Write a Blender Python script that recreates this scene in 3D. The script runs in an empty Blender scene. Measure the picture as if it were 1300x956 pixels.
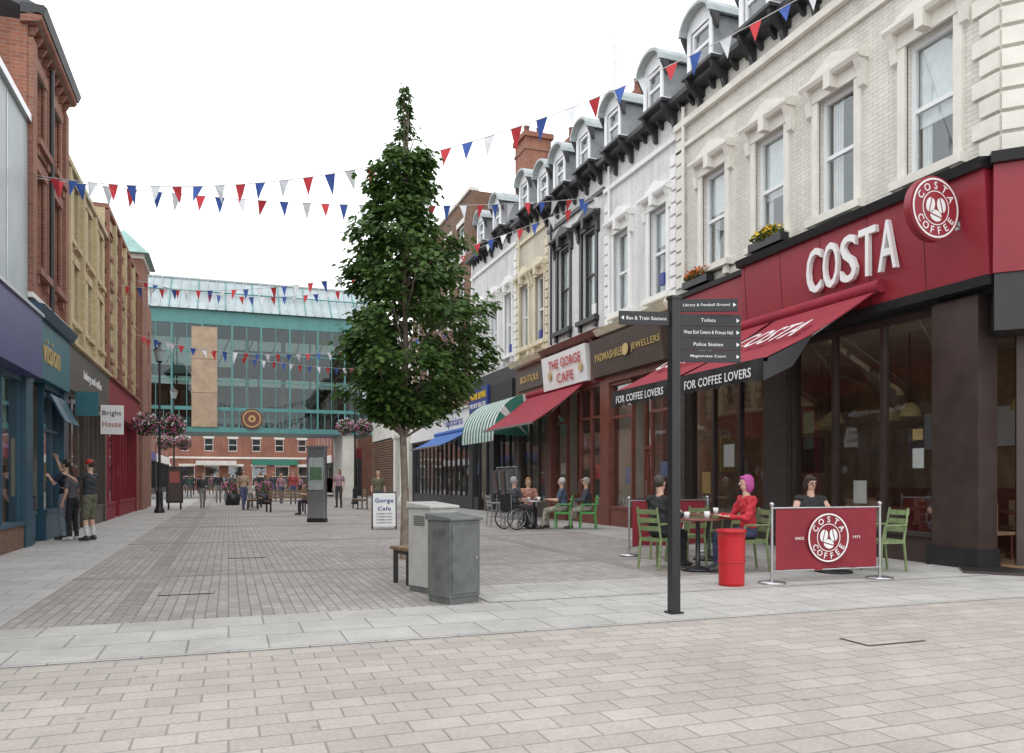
import bpy, bmesh, math, random
from mathutils import Vector, Matrix
random.seed(11)
rnd=random.uniform
sc=bpy.context.scene
# ------------------------------------------------------------------ materials
def nt(name):
    m=bpy.data.materials.new(name); m.use_nodes=True
    n=m.node_tree; b=n.nodes['Principled BSDF']; return m,n,b
def c4(c): return (c[0],c[1],c[2],1)
def sc3(c,f): return (min(1,c[0]*f),min(1,c[1]*f),min(1,c[2]*f),1)
def posn(n): return n.nodes.new('ShaderNodeNewGeometry').outputs['Position']
def MT(name,col,rough=.6,metal=0.0,var=.12,scale=3.0,bump=0.0,spec=.5,detail=6):
    m,n,b=nt(name); L=n.links.new
    no=n.nodes.new('ShaderNodeTexNoise'); no.inputs['Scale'].default_value=scale; no.inputs['Detail'].default_value=detail
    no.inputs['Roughness'].default_value=.65
    L(posn(n),no.inputs['Vector'])
    r=n.nodes.new('ShaderNodeValToRGB'); r.color_ramp.elements[0].position=.3; r.color_ramp.elements[1].position=.7
    r.color_ramp.elements[0].color=sc3(col,1-var); r.color_ramp.elements[1].color=sc3(col,1+var)
    L(no.outputs['Fac'],r.inputs['Fac']); L(r.outputs['Color'],b.inputs['Base Color'])
    b.inputs['Roughness'].default_value=rough; b.inputs['Metallic'].default_value=metal
    b.inputs['Specular IOR Level'].default_value=spec
    if bump:
        n2=n.nodes.new('ShaderNodeTexNoise'); n2.inputs['Scale'].default_value=scale*8; L(posn(n),n2.inputs['Vector'])
        bp=n.nodes.new('ShaderNodeBump'); bp.inputs['Strength'].default_value=bump; bp.inputs['Distance'].default_value=.02
        L(n2.outputs['Fac'],bp.inputs['Height']); L(bp.outputs['Normal'],b.inputs['Normal'])
    return m
def BR(name,c1,c2,cm,bw=.225,bh=.075,ms=.008,bump=.5,ground=False,swap=False,rough=.85,dirt=.25,dscale=.6,off=.5,streak=0):
    m,n,b=nt(name); L=n.links.new
    sep=n.nodes.new('ShaderNodeSeparateXYZ'); L(posn(n),sep.inputs[0])
    cb=n.nodes.new('ShaderNodeCombineXYZ')
    if ground:
        if swap: L(sep.outputs['Y'],cb.inputs['X']); L(sep.outputs['X'],cb.inputs['Y'])
        else: L(sep.outputs['X'],cb.inputs['X']); L(sep.outputs['Y'],cb.inputs['Y'])
    else:
        ad=n.nodes.new('ShaderNodeMath'); ad.operation='ADD'; L(sep.outputs['X'],ad.inputs[0]); L(sep.outputs['Y'],ad.inputs[1])
        L(ad.outputs[0],cb.inputs['X']); L(sep.outputs['Z'],cb.inputs['Y'])
    vec=cb.outputs[0]
    br=n.nodes.new('ShaderNodeTexBrick'); L(vec,br.inputs['Vector'])
    br.inputs['Scale'].default_value=1; br.inputs['Brick Width'].default_value=bw; br.inputs['Row Height'].default_value=bh
    br.inputs['Mortar Size'].default_value=ms; br.inputs['Mortar Smooth'].default_value=.3; br.offset=off
    br.inputs['Color1'].default_value=c4(c1); br.inputs['Color2'].default_value=c4(c2); br.inputs['Mortar'].default_value=c4(cm)
    no=n.nodes.new('ShaderNodeTexNoise'); no.inputs['Scale'].default_value=dscale; no.inputs['Detail'].default_value=8; no.inputs['Roughness'].default_value=.7
    L(posn(n),no.inputs['Vector'])
    mr=n.nodes.new('ShaderNodeMapRange'); mr.inputs['From Min'].default_value=.3; mr.inputs['From Max'].default_value=.7
    mr.inputs['To Min'].default_value=1-dirt; mr.inputs['To Max'].default_value=1+dirt*.35; L(no.outputs['Fac'],mr.inputs['Value'])
    mx=n.nodes.new('ShaderNodeVectorMath'); mx.operation='SCALE'; L(br.outputs['Color'],mx.inputs[0]); L(mr.outputs[0],mx.inputs['Scale'])
    out=mx.outputs[0]
    if streak:
        mp=n.nodes.new('ShaderNodeMapping'); mp.inputs['Scale'].default_value=(3.2,3.2,.22); L(posn(n),mp.inputs['Vector'])
        n3=n.nodes.new('ShaderNodeTexNoise'); n3.inputs['Scale'].default_value=1; n3.inputs['Detail'].default_value=6; L(mp.outputs[0],n3.inputs['Vector'])
        m3=n.nodes.new('ShaderNodeMapRange'); m3.inputs['From Min'].default_value=.35; m3.inputs['From Max'].default_value=.6; m3.inputs['To Min'].default_value=1-streak; m3.inputs['To Max'].default_value=1
        L(n3.outputs['Fac'],m3.inputs['Value']); q=n.nodes.new('ShaderNodeVectorMath'); q.operation='SCALE'; L(out,q.inputs[0]); L(m3.outputs[0],q.inputs['Scale']); out=q.outputs[0]
    if ground:
        vo=n.nodes.new('ShaderNodeTexVoronoi'); vo.inputs['Scale'].default_value=2.6; L(posn(n),vo.inputs['Vector'])
        m2=n.nodes.new('ShaderNodeMapRange'); m2.inputs['From Min'].default_value=.045; m2.inputs['From Max'].default_value=.07
        m2.inputs['To Min'].default_value=.72; m2.inputs['To Max'].default_value=1; L(vo.outputs['Distance'],m2.inputs['Value'])
        mx2=n.nodes.new('ShaderNodeVectorMath'); mx2.operation='SCALE'; L(out,mx2.inputs[0]); L(m2.outputs[0],mx2.inputs['Scale']); out=mx2.outputs[0]
        n4=n.nodes.new('ShaderNodeTexNoise'); n4.inputs['Scale'].default_value=38; n4.inputs['Detail'].default_value=3; L(posn(n),n4.inputs['Vector'])
        m4=n.nodes.new('ShaderNodeMapRange'); m4.inputs['From Min'].default_value=.3; m4.inputs['From Max'].default_value=.7; m4.inputs['To Min'].default_value=.9; m4.inputs['To Max'].default_value=1.08
        L(n4.outputs['Fac'],m4.inputs['Value']); q=n.nodes.new('ShaderNodeVectorMath'); q.operation='SCALE'; L(out,q.inputs[0]); L(m4.outputs[0],q.inputs['Scale']); out=q.outputs[0]
    L(out,b.inputs['Base Color']); b.inputs['Roughness'].default_value=rough; b.inputs['Specular IOR Level'].default_value=.3
    if bump:
        bp=n.nodes.new('ShaderNodeBump'); bp.inputs['Strength'].default_value=bump; bp.inputs['Distance'].default_value=.008; bp.invert=True
        L(br.outputs['Fac'],bp.inputs['Height']); L(bp.outputs['Normal'],b.inputs['Normal'])
    return m
def GL(name,tint=(.8,.85,.85),base=.07,edge=.8):
    m=bpy.data.materials.new(name); m.use_nodes=True; n=m.node_tree; n.nodes.clear(); L=n.links.new
    o=n.nodes.new('ShaderNodeOutputMaterial'); mix=n.nodes.new('ShaderNodeMixShader')
    a=n.nodes.new('ShaderNodeBsdfTransparent'); a.inputs[0].default_value=c4(tint)
    g=n.nodes.new('ShaderNodeBsdfGlossy'); g.inputs['Roughness'].default_value=.02; g.inputs[0].default_value=(.9,.93,.95,1)
    no=n.nodes.new('ShaderNodeTexNoise'); no.inputs['Scale'].default_value=.9; L(posn(n),no.inputs['Vector'])
    bp=n.nodes.new('ShaderNodeBump'); bp.inputs['Strength'].default_value=.12; bp.inputs['Distance'].default_value=.03; L(no.outputs['Fac'],bp.inputs['Height'])
    L(bp.outputs[0],g.inputs['Normal'])
    f=n.nodes.new('ShaderNodeLayerWeight'); f.inputs['Blend'].default_value=.5
    pw=n.nodes.new('ShaderNodeMath'); pw.operation='POWER'; pw.inputs[1].default_value=4.5; L(f.outputs['Facing'],pw.inputs[0])
    ml=n.nodes.new('ShaderNodeMath'); ml.operation='MULTIPLY_ADD'; ml.use_clamp=True; ml.inputs[1].default_value=edge; ml.inputs[2].default_value=base; L(pw.outputs[0],ml.inputs[0])
    L(ml.outputs[0],mix.inputs[0]); L(a.outputs[0],mix.inputs[1]); L(g.outputs[0],mix.inputs[2]); L(mix.outputs[0],o.inputs[0])
    return m
cream=BR('cream_painted_brick',(.74,.715,.65),(.69,.665,.6),(.57,.545,.49),ms=.006,bump=.8,dirt=.16,dscale=.9,streak=.14)
whiteb=BR('white_painted_brick',(.8,.8,.79),(.75,.75,.74),(.62,.62,.61),ms=.006,bump=.8,dirt=.15,dscale=.9,streak=.16)
creamy2=BR('ivory_painted_brick',(.70,.655,.53),(.66,.61,.5),(.52,.48,.4),ms=.006,bump=.8,dirt=.2,streak=.15)
redbrick=BR('red_brick',(.40,.15,.09),(.29,.105,.07),(.3,.24,.2),dirt=.3,streak=.15)
redbrick2=BR('orange_red_brick',(.36,.155,.105),(.29,.12,.085),(.31,.25,.2),dirt=.3,streak=.1)
buff=BR('buff_brick',(.66,.54,.32),(.56,.45,.26),(.48,.42,.32),dirt=.2,streak=.12)
brownbrick=BR('brown_brick',(.25,.14,.09),(.19,.105,.07),(.19,.16,.13),dirt=.3,streak=.1)
darktile=BR('dark_tile_brick',(.06,.048,.045),(.085,.062,.056),(.03,.03,.03),bw=.15,bh=.05,ms=.006,rough=.4,dirt=.2)
stone=MT('stone_trim',(.74,.715,.65),.8,var=.1,scale=2,bump=.15)
whitetrim=MT('white_trim_paint',(.8,.8,.78),.6,var=.08,scale=2,bump=.1)
ivtrim=MT('ivory_trim_paint',(.68,.61,.45),.6,var=.12,scale=2)
blacktrim=MT('black_trim_paint',(.035,.035,.038),.45,var=.2,scale=3)
upvc=MT('white_window_frame',(.8,.81,.82),.35,var=.04)
slate=BR('slate_roof',(.15,.16,.18),(.19,.2,.22),(.09,.09,.1),bw=.3,bh=.2,ms=.008,dirt=.35,rough=.6)
lead=MT('lead_sheet',(.40,.44,.44),.5,metal=.05,var=.25,scale=2.5,bump=.2)
dormbody=MT('grey_dormer_cheek',(.33,.34,.35),.6,var=.25,scale=2.5)
teal=MT('teal_steel_paint',(.085,.26,.25),.4,var=.15,scale=1.5)
tealroof=MT('teal_roof_sheet',(.24,.4,.36),.45,var=.2,scale=1.5)
glassroof=MT('glazed_roof_panel',(.34,.40,.41),.25,var=.2,scale=.7)
glass=GL('window_glass',(.93,.95,.95),.09)
shopglass=GL('shop_window_glass',(.93,.94,.93),.09)
bridgeglass=GL('tinted_bridge_glass',(.5,.56,.54),.06,.5)
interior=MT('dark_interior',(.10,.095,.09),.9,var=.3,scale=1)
room=MT('room_plaster',(.52,.47,.4),.9,var=.2,scale=1)
roomc=MT('warm_shop_wall',(.42,.27,.17),.8,var=.45,scale=1.2)
woodf=MT('timber_floor',(.3,.19,.11),.5,var=.25,scale=5)
curtain=MT('net_curtain',(.76,.76,.74),.9,var=.12,scale=6)
costared=MT('burgundy_fascia',(.275,.022,.035),.38,var=.1,scale=1)
maroon=MT('maroon_fabric',(.23,.018,.03),.8,var=.14,scale=3)
awnred=MT('burgundy_canvas',(.29,.022,.04),.85,var=.16,scale=2.5,bump=.1)
signwhite=MT('white_sign_face',(.8,.8,.79),.4,var=.04,scale=2)
gold=MT('gold_lettering',(.5,.36,.14),.4,var=.1)
signred=MT('red_lettering',(.5,.03,.03),.4,var=.05)
black=MT('black_paint',(.02,.02,.022),.35,var=.2,scale=4)
bronze=MT('dark_bronze_frame',(.065,.045,.04),.35,metal=.2,var=.2)
steel=MT('brushed_steel',(.5,.5,.51),.3,metal=.9,var=.1,scale=8)
darkbrown=MT('dark_brown_sign',(.075,.055,.045),.4,var=.15)
blue=MT('blue_fascia',(.03,.05,.24),.4,var=.1)
purpleblue=MT('dark_violet_fascia',(.055,.05,.17),.4,var=.15)
tealshop=MT('dark_teal_fascia',(.02,.12,.15),.4,var=.15)
tealdark=MT('deep_blue_joinery',(.02,.07,.11),.4,var=.15)
redwood=MT('red_brown_joinery',(.17,.055,.038),.45,var=.2)
greypanel=MT('grey_cladding',(.38,.43,.43),.45,var=.12,scale=1)
green=MT('green_canvas',(.04,.2,.14),.8,var=.12)
whitecan=MT('white_canvas',(.66,.68,.66),.8,var=.08)
blueawn=MT('blue_canvas',(.06,.15,.42),.8,var=.1)
cabL=MT('grey_cabinet_paint',(.46,.455,.43),.5,var=.14,scale=5,bump=.05)
cabD=MT('green_grey_cabinet_paint',(.125,.135,.128),.5,var=.28,scale=6,bump=.08)
binred=MT('red_plastic',(.5,.012,.02),.35,var=.08)
greenchair=MT('green_wood_paint',(.19,.25,.11),.5,var=.3,scale=9)
limegreen=MT('lime_plastic',(.1,.38,.1),.4,var=.1)
woodseat=MT('bench_timber',(.22,.14,.08),.6,var=.3,scale=10)
bark=MT('tree_bark',(.25,.2,.16),.9,var=.35,scale=9,bump=.6)
plywood=MT('plywood_board',(.40,.29,.2),.7,var=.2,scale=1.5)
column=MT('white_render_column',(.66,.64,.59),.7,var=.15,scale=1.5)
# ------------------------------------------------------------------ builder
class G:
    def __init__(s,name,M=None):
        s.name=name; s.parts={}; s.M=M or Matrix.Identity(4); s.frame((0,0),(1,0),(0,-1))
    def frame(s,O,U,N): s.O=Vector((O[0],O[1],0)); s.U=Vector((U[0],U[1],0)).normalized(); s.N=Vector((N[0],N[1],0)).normalized()
    def P(s,u,z,d): return s.O+s.U*u+s.N*d+Vector((0,0,z))
    def add(s,part,mat,vs,fs,smooth=False):
        k=(part,mat.name); e=s.parts.setdefault(k,[[],[],[],mat]); o=len(e[0])
        e[0].extend([s.M@Vector(v) for v in vs])
        for f in fs: e[1].append([i+o for i in f]); e[2].append(smooth)
    def hexa(s,part,mat,v): s.add(part,mat,v,[(0,1,2,3),(7,6,5,4),(0,4,5,1),(1,5,6,2),(2,6,7,3),(3,7,4,0)])
    def box(s,part,mat,u0,u1,z0,z1,d0,d1):
        s.hexa(part,mat,[s.P(u0,z0,d0),s.P(u1,z0,d0),s.P(u1,z0,d1),s.P(u0,z0,d1),s.P(u0,z1,d0),s.P(u1,z1,d0),s.P(u1,z1,d1),s.P(u0,z1,d1)])
    def wbox(s,part,mat,x0,x1,y0,y1,z0,z1):
        s.hexa(part,mat,[(x0,y0,z0),(x1,y0,z0),(x1,y1,z0),(x0,y1,z0),(x0,y0,z1),(x1,y0,z1),(x1,y1,z1),(x0,y1,z1)])
    def prism(s,part,mat,prof,u0,u1):
        n=len(prof); v=[s.P(u0,z,d) for d,z in prof]+[s.P(u1,z,d) for d,z in prof]
        f=[tuple(range(n)),tuple(range(2*n-1,n-1,-1))]+[(i,(i+1)%n,(i+1)%n+n,i+n) for i in range(n)]
        s.add(part,mat,v,f)
    def tube(s,part,mat,p0,p1,r0,r1=None,n=10):
        if r1 is None: r1=r0
        p0=Vector(p0);p1=Vector(p1);a=(p1-p0)
        if a.length<1e-6: return
        a.normalize(); x=a.orthogonal().normalized(); y=a.cross(x)
        v=[];
        for p,r in((p0,r0),(p1,r1)):
            for i in range(n):
                t=2*math.pi*i/n; v.append(p+x*(r*math.cos(t))+y*(r*math.sin(t)))
        s.add(part,mat,v,[(i,(i+1)%n,(i+1)%n+n,i+n) for i in range(n)],True)
        s.add(part,mat,v,[tuple(range(n-1,-1,-1)),tuple(range(n,2*n))])
    def path(s,part,mat,pts,r,n=8):
        for a,b in zip(pts[:-1],pts[1:]): s.tube(part,mat,a,b,r,r,n)
    def lathe(s,part,mat,c,prof,n=20):
        c=Vector(c); v=[];k=len(prof)
        for r,z in prof:
            for i in range(n):
                t=2*math.pi*i/n; v.append(c+Vector((r*math.cos(t),r*math.sin(t),z)))
        f=[(j*n+i,j*n+(i+1)%n,(j+1)*n+(i+1)%n,(j+1)*n+i) for j in range(k-1) for i in range(n)]
        s.add(part,mat,v,f,True)
    def sph(s,part,mat,c,r,n=12):
        if not hasattr(r,'__len__'): r=(r,r,r)
        v=[];m=n//2
        for j in range(m+1):
            ph=math.pi*j/m
            for i in range(n):
                t=2*math.pi*i/n; v.append((c[0]+r[0]*math.sin(ph)*math.cos(t),c[1]+r[1]*math.sin(ph)*math.sin(t),c[2]+r[2]*math.cos(ph)))
        s.add(part,mat,v,[(j*n+i,j*n+(i+1)%n,(j+1)*n+(i+1)%n,(j+1)*n+i) for j in range(m) for i in range(n)],True)
    def wall(s,part,mat,u0,u1,z0,z1,ops,th=.3,d=0):
        us=sorted(set([u0,u1]+[x for o in ops for x in o[:2] if u0<x<u1]))
        for a,b in zip(us[:-1],us[1:]):
            m=(a+b)/2; c=sorted([(o[2],o[3]) for o in ops if o[0]<m<o[1]]); z=z0
            for q0,q1 in c:
                if q0>z: s.box(part,mat,a,b,z,q0,d-th,d)
                z=max(z,q1)
            if z<z1: s.box(part,mat,a,b,z,z1,d-th,d)
    def text(s,part,mat,txt,c,xdir,w,h,ext=.01,ydir=(0,0,1)):
        cu=bpy.data.curves.new('t','FONT'); cu.body=txt; cu.extrude=ext; cu.resolution_u=3; cu.offset=.006; cu.space_character=1.08
        o=bpy.data.objects.new('t',cu); sc.collection.objects.link(o)
        dg=bpy.context.evaluated_depsgraph_get(); me=bpy.data.meshes.new_from_object(o.evaluated_get(dg))
        bpy.data.objects.remove(o)
        if not me.vertices: return
        xs=[v.co.x for v in me.vertices]; ys=[v.co.y for v in me.vertices]
        x0,x1,y0,y1=min(xs),max(xs),min(ys),max(ys)
        sx=w/(x1-x0) if w else h/(y1-y0); sy=h/(y1-y0)
        X=Vector(xdir).normalized(); Y=Vector(ydir).normalized(); Z=X.cross(Y); c=Vector(c)
        vs=[c+X*((v.co.x-(x0+x1)/2)*sx)+Y*((v.co.y-(y0+y1)/2)*sy)+Z*v.co.z for v in me.vertices]
        s.add(part,mat,vs,[tuple(p.vertices) for p in me.polygons])
        bpy.data.meshes.remove(me)
    def leaves(s,part,mat,c,r,n,size):
        vs=[];fs=[]
        for _ in range(n):
            v=Vector((rnd(-1,1),rnd(-1,1),rnd(-1,1)))
            while v.length>1: v=Vector((rnd(-1,1),rnd(-1,1),rnd(-1,1)))
            p=Vector((c[0]+v.x*r[0],c[1]+v.y*r[1],c[2]+v.z*r[2])); a=Vector((rnd(-1,1),rnd(-1,1),rnd(-.6,.6))).normalized(); b=a.orthogonal().normalized()
            b=(Matrix.Rotation(rnd(0,6.28),3,a)@b); q=size*rnd(.6,1.2); o=len(vs)
            vs+= [p-a*q*.5,p+b*q*.35,p+a*q*.5,p-b*q*.35]; fs.append((o,o+1,o+2,o+3))
        s.add(part,mat,vs,fs)
    def finish(s,bevel=0,bparts=None):
        allv=[v for e in s.parts.values() for v in e[0]]
        if not allv: return
        mn=Vector([min(v[i] for v in allv) for i in range(3)]); mx=Vector([max(v[i] for v in allv) for i in range(3)])
        loc=Vector(((mn.x+mx.x)/2,(mn.y+mx.y)/2,mn.z))
        E=bpy.data.objects.new(s.name,None); E.location=loc; E.empty_display_size=.3; sc.collection.objects.link(E)
        for (part,mn_),e in s.parts.items():
            me=bpy.data.meshes.new(part); me.from_pydata([v-loc for v in e[0]],[],e[1])
            me.materials.append(e[3]); me.polygons.foreach_set('use_smooth',e[2])
            if part not in('leaves','flowers','flags'):
                bm=bmesh.new(); bm.from_mesh(me)
                bmesh.ops.recalc_face_normals(bm,faces=bm.faces); bm.to_mesh(me); bm.free()
            o=bpy.data.objects.new(part,me); sc.collection.objects.link(o); o.parent=E
            if bevel and (bparts is None or part in bparts):
                md=o.modifiers.new('b','BEVEL'); md.width=bevel; md.segments=2; md.limit_method='ANGLE'
        return E
RIGHT=((10.3,0),(0,1),(-1,0)); LEFT=((-3.7,0),(0,1),(1,0))
# ------------------------------------------------------------------ ground
def sheet(name,mat,x0,x1,y0,y1,z):
    me=bpy.data.meshes.new(name); me.from_pydata([(x0,y0,z),(x1,y0,z),(x1,y1,z),(x0,y1,z)],[],[(0,1,2,3)]); me.materials.append(mat)
    o=bpy.data.objects.new(name,me); sc.collection.objects.link(o); return o
gm=BR('concrete_ground',(.36,.35,.33),(.33,.32,.3),(.25,.24,.23),bw=.6,bh=.6,ms=.01,ground=True,bump=.3)
pv_near=BR('buff_block_paving',(.475,.43,.385),(.405,.365,.33),(.28,.26,.24),bw=.3,bh=.19,ms=.007,ground=True,bump=.5,dirt=.2,dscale=.8)
pv_slab=BR('grey_slab_paving',(.50,.485,.455),(.445,.43,.405),(.27,.26,.245),bw=.6,bh=.53,ms=.009,ground=True,bump=.4,dirt=.24,dscale=1.3)
pv_left=BR('side_slab_paving',(.475,.455,.43),(.42,.405,.385),(.28,.27,.255),bw=.6,bh=.45,ms=.009,ground=True,bump=.4,dirt=.22,dscale=.8)
pv_sett=BR('grey_pink_sett_paving',(.43,.39,.36),(.335,.305,.285),(.24,.225,.21),bw=.21,bh=.105,ms=.008,ground=True,bump=.6,dirt=.24,dscale=.7,swap=True)
pv_band=BR('sett_band_paving',(.36,.325,.3),(.3,.27,.25),(.2,.18,.17),bw=.21,bh=.105,ms=.008,ground=True,bump=.6,dirt=.2)
sheet('ground',gm,-400,400,-300,600,0)
sheet('near_pavement',pv_near,-30,40,-15,6.3,.004)
sheet('slab_crossing_band',pv_slab,-30,40,6.3,7.9,.008)
sheet('street_setts',pv_sett,-1.9,8.3,7.9,110,.004)
sheet('left_pavement',pv_left,-3.75,-1.9,7.9,60,.004)
sheet('right_pavement',pv_left,8.3,10.35,7.9,60,.004)
sheet('slab_apron',pv_slab,2.6,10.35,7.9,9.2,.012)
g=G('paving_channels')
for x in (-.95,5.7): g.wbox('channel',pv_band,x-.12,x+.12,7.9 if x<0 else 9.2,100,.0041,.0085)
for i in range(9): g.wbox('cross_band',pv_band,-1.9,8.3,11.5+i*6,11.75+i*6,.0043,.0102)
g.finish()
ironm=MT('cast_iron',(.2,.19,.175),.6,metal=.3,var=.3,scale=20,bump=.3)
for (x,y) in((5.0,5.0),(-.45,9.8),(.3,14)):
    g=G('drain_cover'); g.wbox('frame',ironm,x-.3,x+.3,y-.16,y+.16,.0125,.0135); g.wbox('lid',pv_near if y<6 else pv_sett,x-.29,x+.29,y-.15,y+.15,.0135,.0145); g.finish()
# ------------------------------------------------------------------ windows
def sash(g,u0,u1,z0,z1,fr=upvc,cur=.0,mid=True,vbar=False,d=-.1,blind=None):
    g.box('window_frames',fr,u0,u0+.07,z0,z1,d-.08,d); g.box('window_frames',fr,u1-.07,u1,z0,z1,d-.08,d)
    g.box('window_frames',fr,u0+.07,u1-.07,z1-.08,z1,d-.08,d); g.box('window_frames',fr,u0+.07,u1-.07,z0,z0+.09,d-.08,d)
    if mid: zm=(z0+z1)/2; g.box('window_frames',fr,u0+.07,u1-.07,zm-.035,zm+.035,d-.07,d-.005)
    if vbar: um=(u0+u1)/2; g.box('window_frames',fr,um-.02,um+.02,z0+.09,z1-.08,d-.065,d-.015)
    g.box('window_glass',glass,u0+.07,u1-.07,z0+.09,z1-.08,d-.05,d-.04)
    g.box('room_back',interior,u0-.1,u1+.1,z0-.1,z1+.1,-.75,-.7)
    bl=random.random() if blind is None else blind
    if cur>0:
        if bl>.35:
            zz=z0+(z1-z0)*rnd(.2,.6); g.box('blind',curtain,u0+.05,u1-.05,zz,z1-.03,-.225,-.215)
        n=8; w=(u1-u0-.14)*.5*min(.95,cur)
        for sgn in(0,1):
            a=u0+.07 if sgn==0 else u1-.07-w
            for i in range(n):
                dd=.02*(i%2); g.box('curtains',curtain,a+w*i/n,a+w*(i+.92)/n,z0+.05,z1-.05,-.26-dd,-.24-dd)
def surround(g,u0,u1,z0,z1,m,heavy=True):
    g.box('window_surrounds',m,u0-.15,u0,z0,z1,-.02,.05); g.box('window_surrounds',m,u1,u1+.15,z0,z1,-.02,.05)
    g.box('window_surrounds',m,u0-.22,u1+.22,z0-.14,z0,-.02,.16)
    g.box('window_surrounds',m,u0-.14,u0+.0,z0-.32,z0-.14,-.02,.1); g.box('window_surrounds',m,u1,u1+.14,z0-.32,z0-.14,-.02,.1)
    g.box('window_surrounds',m,u0-.15,u1+.15,z1,z1+.24,-.02,.07)
    if heavy:
        for a,b in((u0-.27,u0-.13),(u1+.13,u1+.27)):
            g.prism('window_surrounds',m,[(0,z1-.25),(.08,z1-.2),(.12,z1+.05),(.2,z1+.24),(0,z1+.24)],a,b)
        g.prism('window_surrounds',m,[(-.02,z1+.24),(.2,z1+.24),(.24,z1+.3),(.24,z1+.36),(.1,z1+.42),(-.02,z1+.42)],u0-.3,u1+.3)
        um=(u0+u1)/2
        v=[g.P(u0-.2,z1+.42,0),g.P(u1+.2,z1+.42,0),g.P(um,z1+.68,0),g.P(u0-.2,z1+.42,.13),g.P(u1+.2,z1+.42,.13),g.P(um,z1+.68,.13)]
        g.add('window_surrounds',m,v,[(0,1,2),(3,5,4),(0,3,4,1),(1,4,5,2),(2,5,3,0)])
        g.box('window_surrounds',m,um-.08,um+.08,z1+.02,z1+.3,.07,.25)
def dormer(g,uc,z,w=.85,h=1.0,fr=upvc,body=lead,trim=blacktrim):
    u0,u1=uc-w/2,uc+w/2
    for a in(u0-.12,u1+.0):
        g.prism('dormer_brackets',trim,[(.02,z-.6),(.1,z-.56),(.16,z-.38),(.4,z-.13),(.46,z),(.02,z)],a,a+.1)
    g.box('dormer_brackets',trim,u0-.18,u1+.18,z-.0,z+.07,-.3,.5)
    g.box('dormer_sill',upvc,u0-.14,u1+.14,z+.07,z+.12,-.3,.44)
    g.box('dormer_cheeks',dormbody,u0-.06,u0+.06,z+.12,z+h,-1.5,.36); g.box('dormer_cheeks',dormbody,u1-.06,u1+.06,z+.12,z+h,-1.5,.36)
    g.box('dormer_posts',upvc,u0-.07,u0+.05,z+.12,z+h,.361,.4); g.box('dormer_posts',upvc,u1-.05,u1+.07,z+.12,z+h,.361,.4)
    sash(g,u0+.06,u1-.06,z+.12,z+h-.02,fr,.4,d=.34,blind=0)
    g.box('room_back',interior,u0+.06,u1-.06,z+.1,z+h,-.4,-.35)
    n=10; ro=w/2+.2; hi=.46; vs=[]
    for d in(-1.6,.56):
        for k,(rr,hh) in enumerate(((ro,hi),(ro-.07,hi-.07))):
            for i in range(n+1):
                t=math.pi*i/n; vs.append(g.P(uc-rr*math.cos(t),z+h+hh*math.sin(t),d))
    m=n+1; f=[]
    for i in range(n):
        f+=[(i,i+1,2*m+i+1,2*m+i),(m+i,3*m+i,3*m+i+1,m+i+1),(2*m+i,2*m+i+1,3*m+i+1,3*m+i)]
    f+=[(0,2*m,3*m,m),(n,m+n,3*m+n,2*m+n)]
    g.add('dormer_roof',body,vs,f)
    vs=[g.P(uc-(ro-.07)*math.cos(math.pi*i/n),z+h+(hi-.07)*math.sin(math.pi*i/n),.36) for i in range(n+1)]
    g.add('dormer_front',upvc,vs,[tuple(range(n+1))])
    for a in(u0-.2,u1+.12): g.prism('dormer_brackets',trim,[(.3,z+h-.35),(.36,z+h-.3),(.5,z+h-.02),(.3,z+h-.02)],a,a+.08)
def eaves(g,u0,u1,z,m=blacktrim,out=.3):
    g.prism('eaves',m,[(-.1,z-.08),(out-.05,z-.02),(out,z+.02),(out+.02,z+.12),(out-.08,z+.14),(-.1,z+.05)],u0,u1)
    u=u0+.2
    while u<u1-.1:
        g.prism('eaves_brackets',m,[(.005,z-.24),(.07,z-.22),(out-.1,z-.07),(out-.1,z-.03),(.005,z-.08)],u,u+.08); u+=.42
def roof(g,u0,u1,z,rise=2.5,depth=4.5,m=slate,out=.28):
    g.prism('roof',m,[(out,z+.15),(-depth,z+rise),(-2*depth,z+.15),(-2*depth,z+.0),(-depth,z+rise-.2),(out-.1,z+.0)],u0,u1)
def shell(g,u0,u1,z1,m,depth=9,zs=0):
    g.box('party_walls',m,u0+.003,u0+.2,zs,z1-.02,-depth,-.302); g.box('party_walls',m,u1-.2,u1-.003,zs,z1-.02,-depth,-.302)
    g.box('party_walls',m,u0+.2,u1-.2,zs,z1-.02,-depth,-depth+.2)
goodsm=[MT('goods_%d'%i,c,.6,var=.2,scale=8) for i,c in enumerate([(.42,.12,.1),(.12,.18,.36),(.5,.46,.4),(.15,.26,.14),(.42,.32,.14),(.25,.12,.25),(.6,.6,.58),(.08,.08,.09)])]
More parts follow.
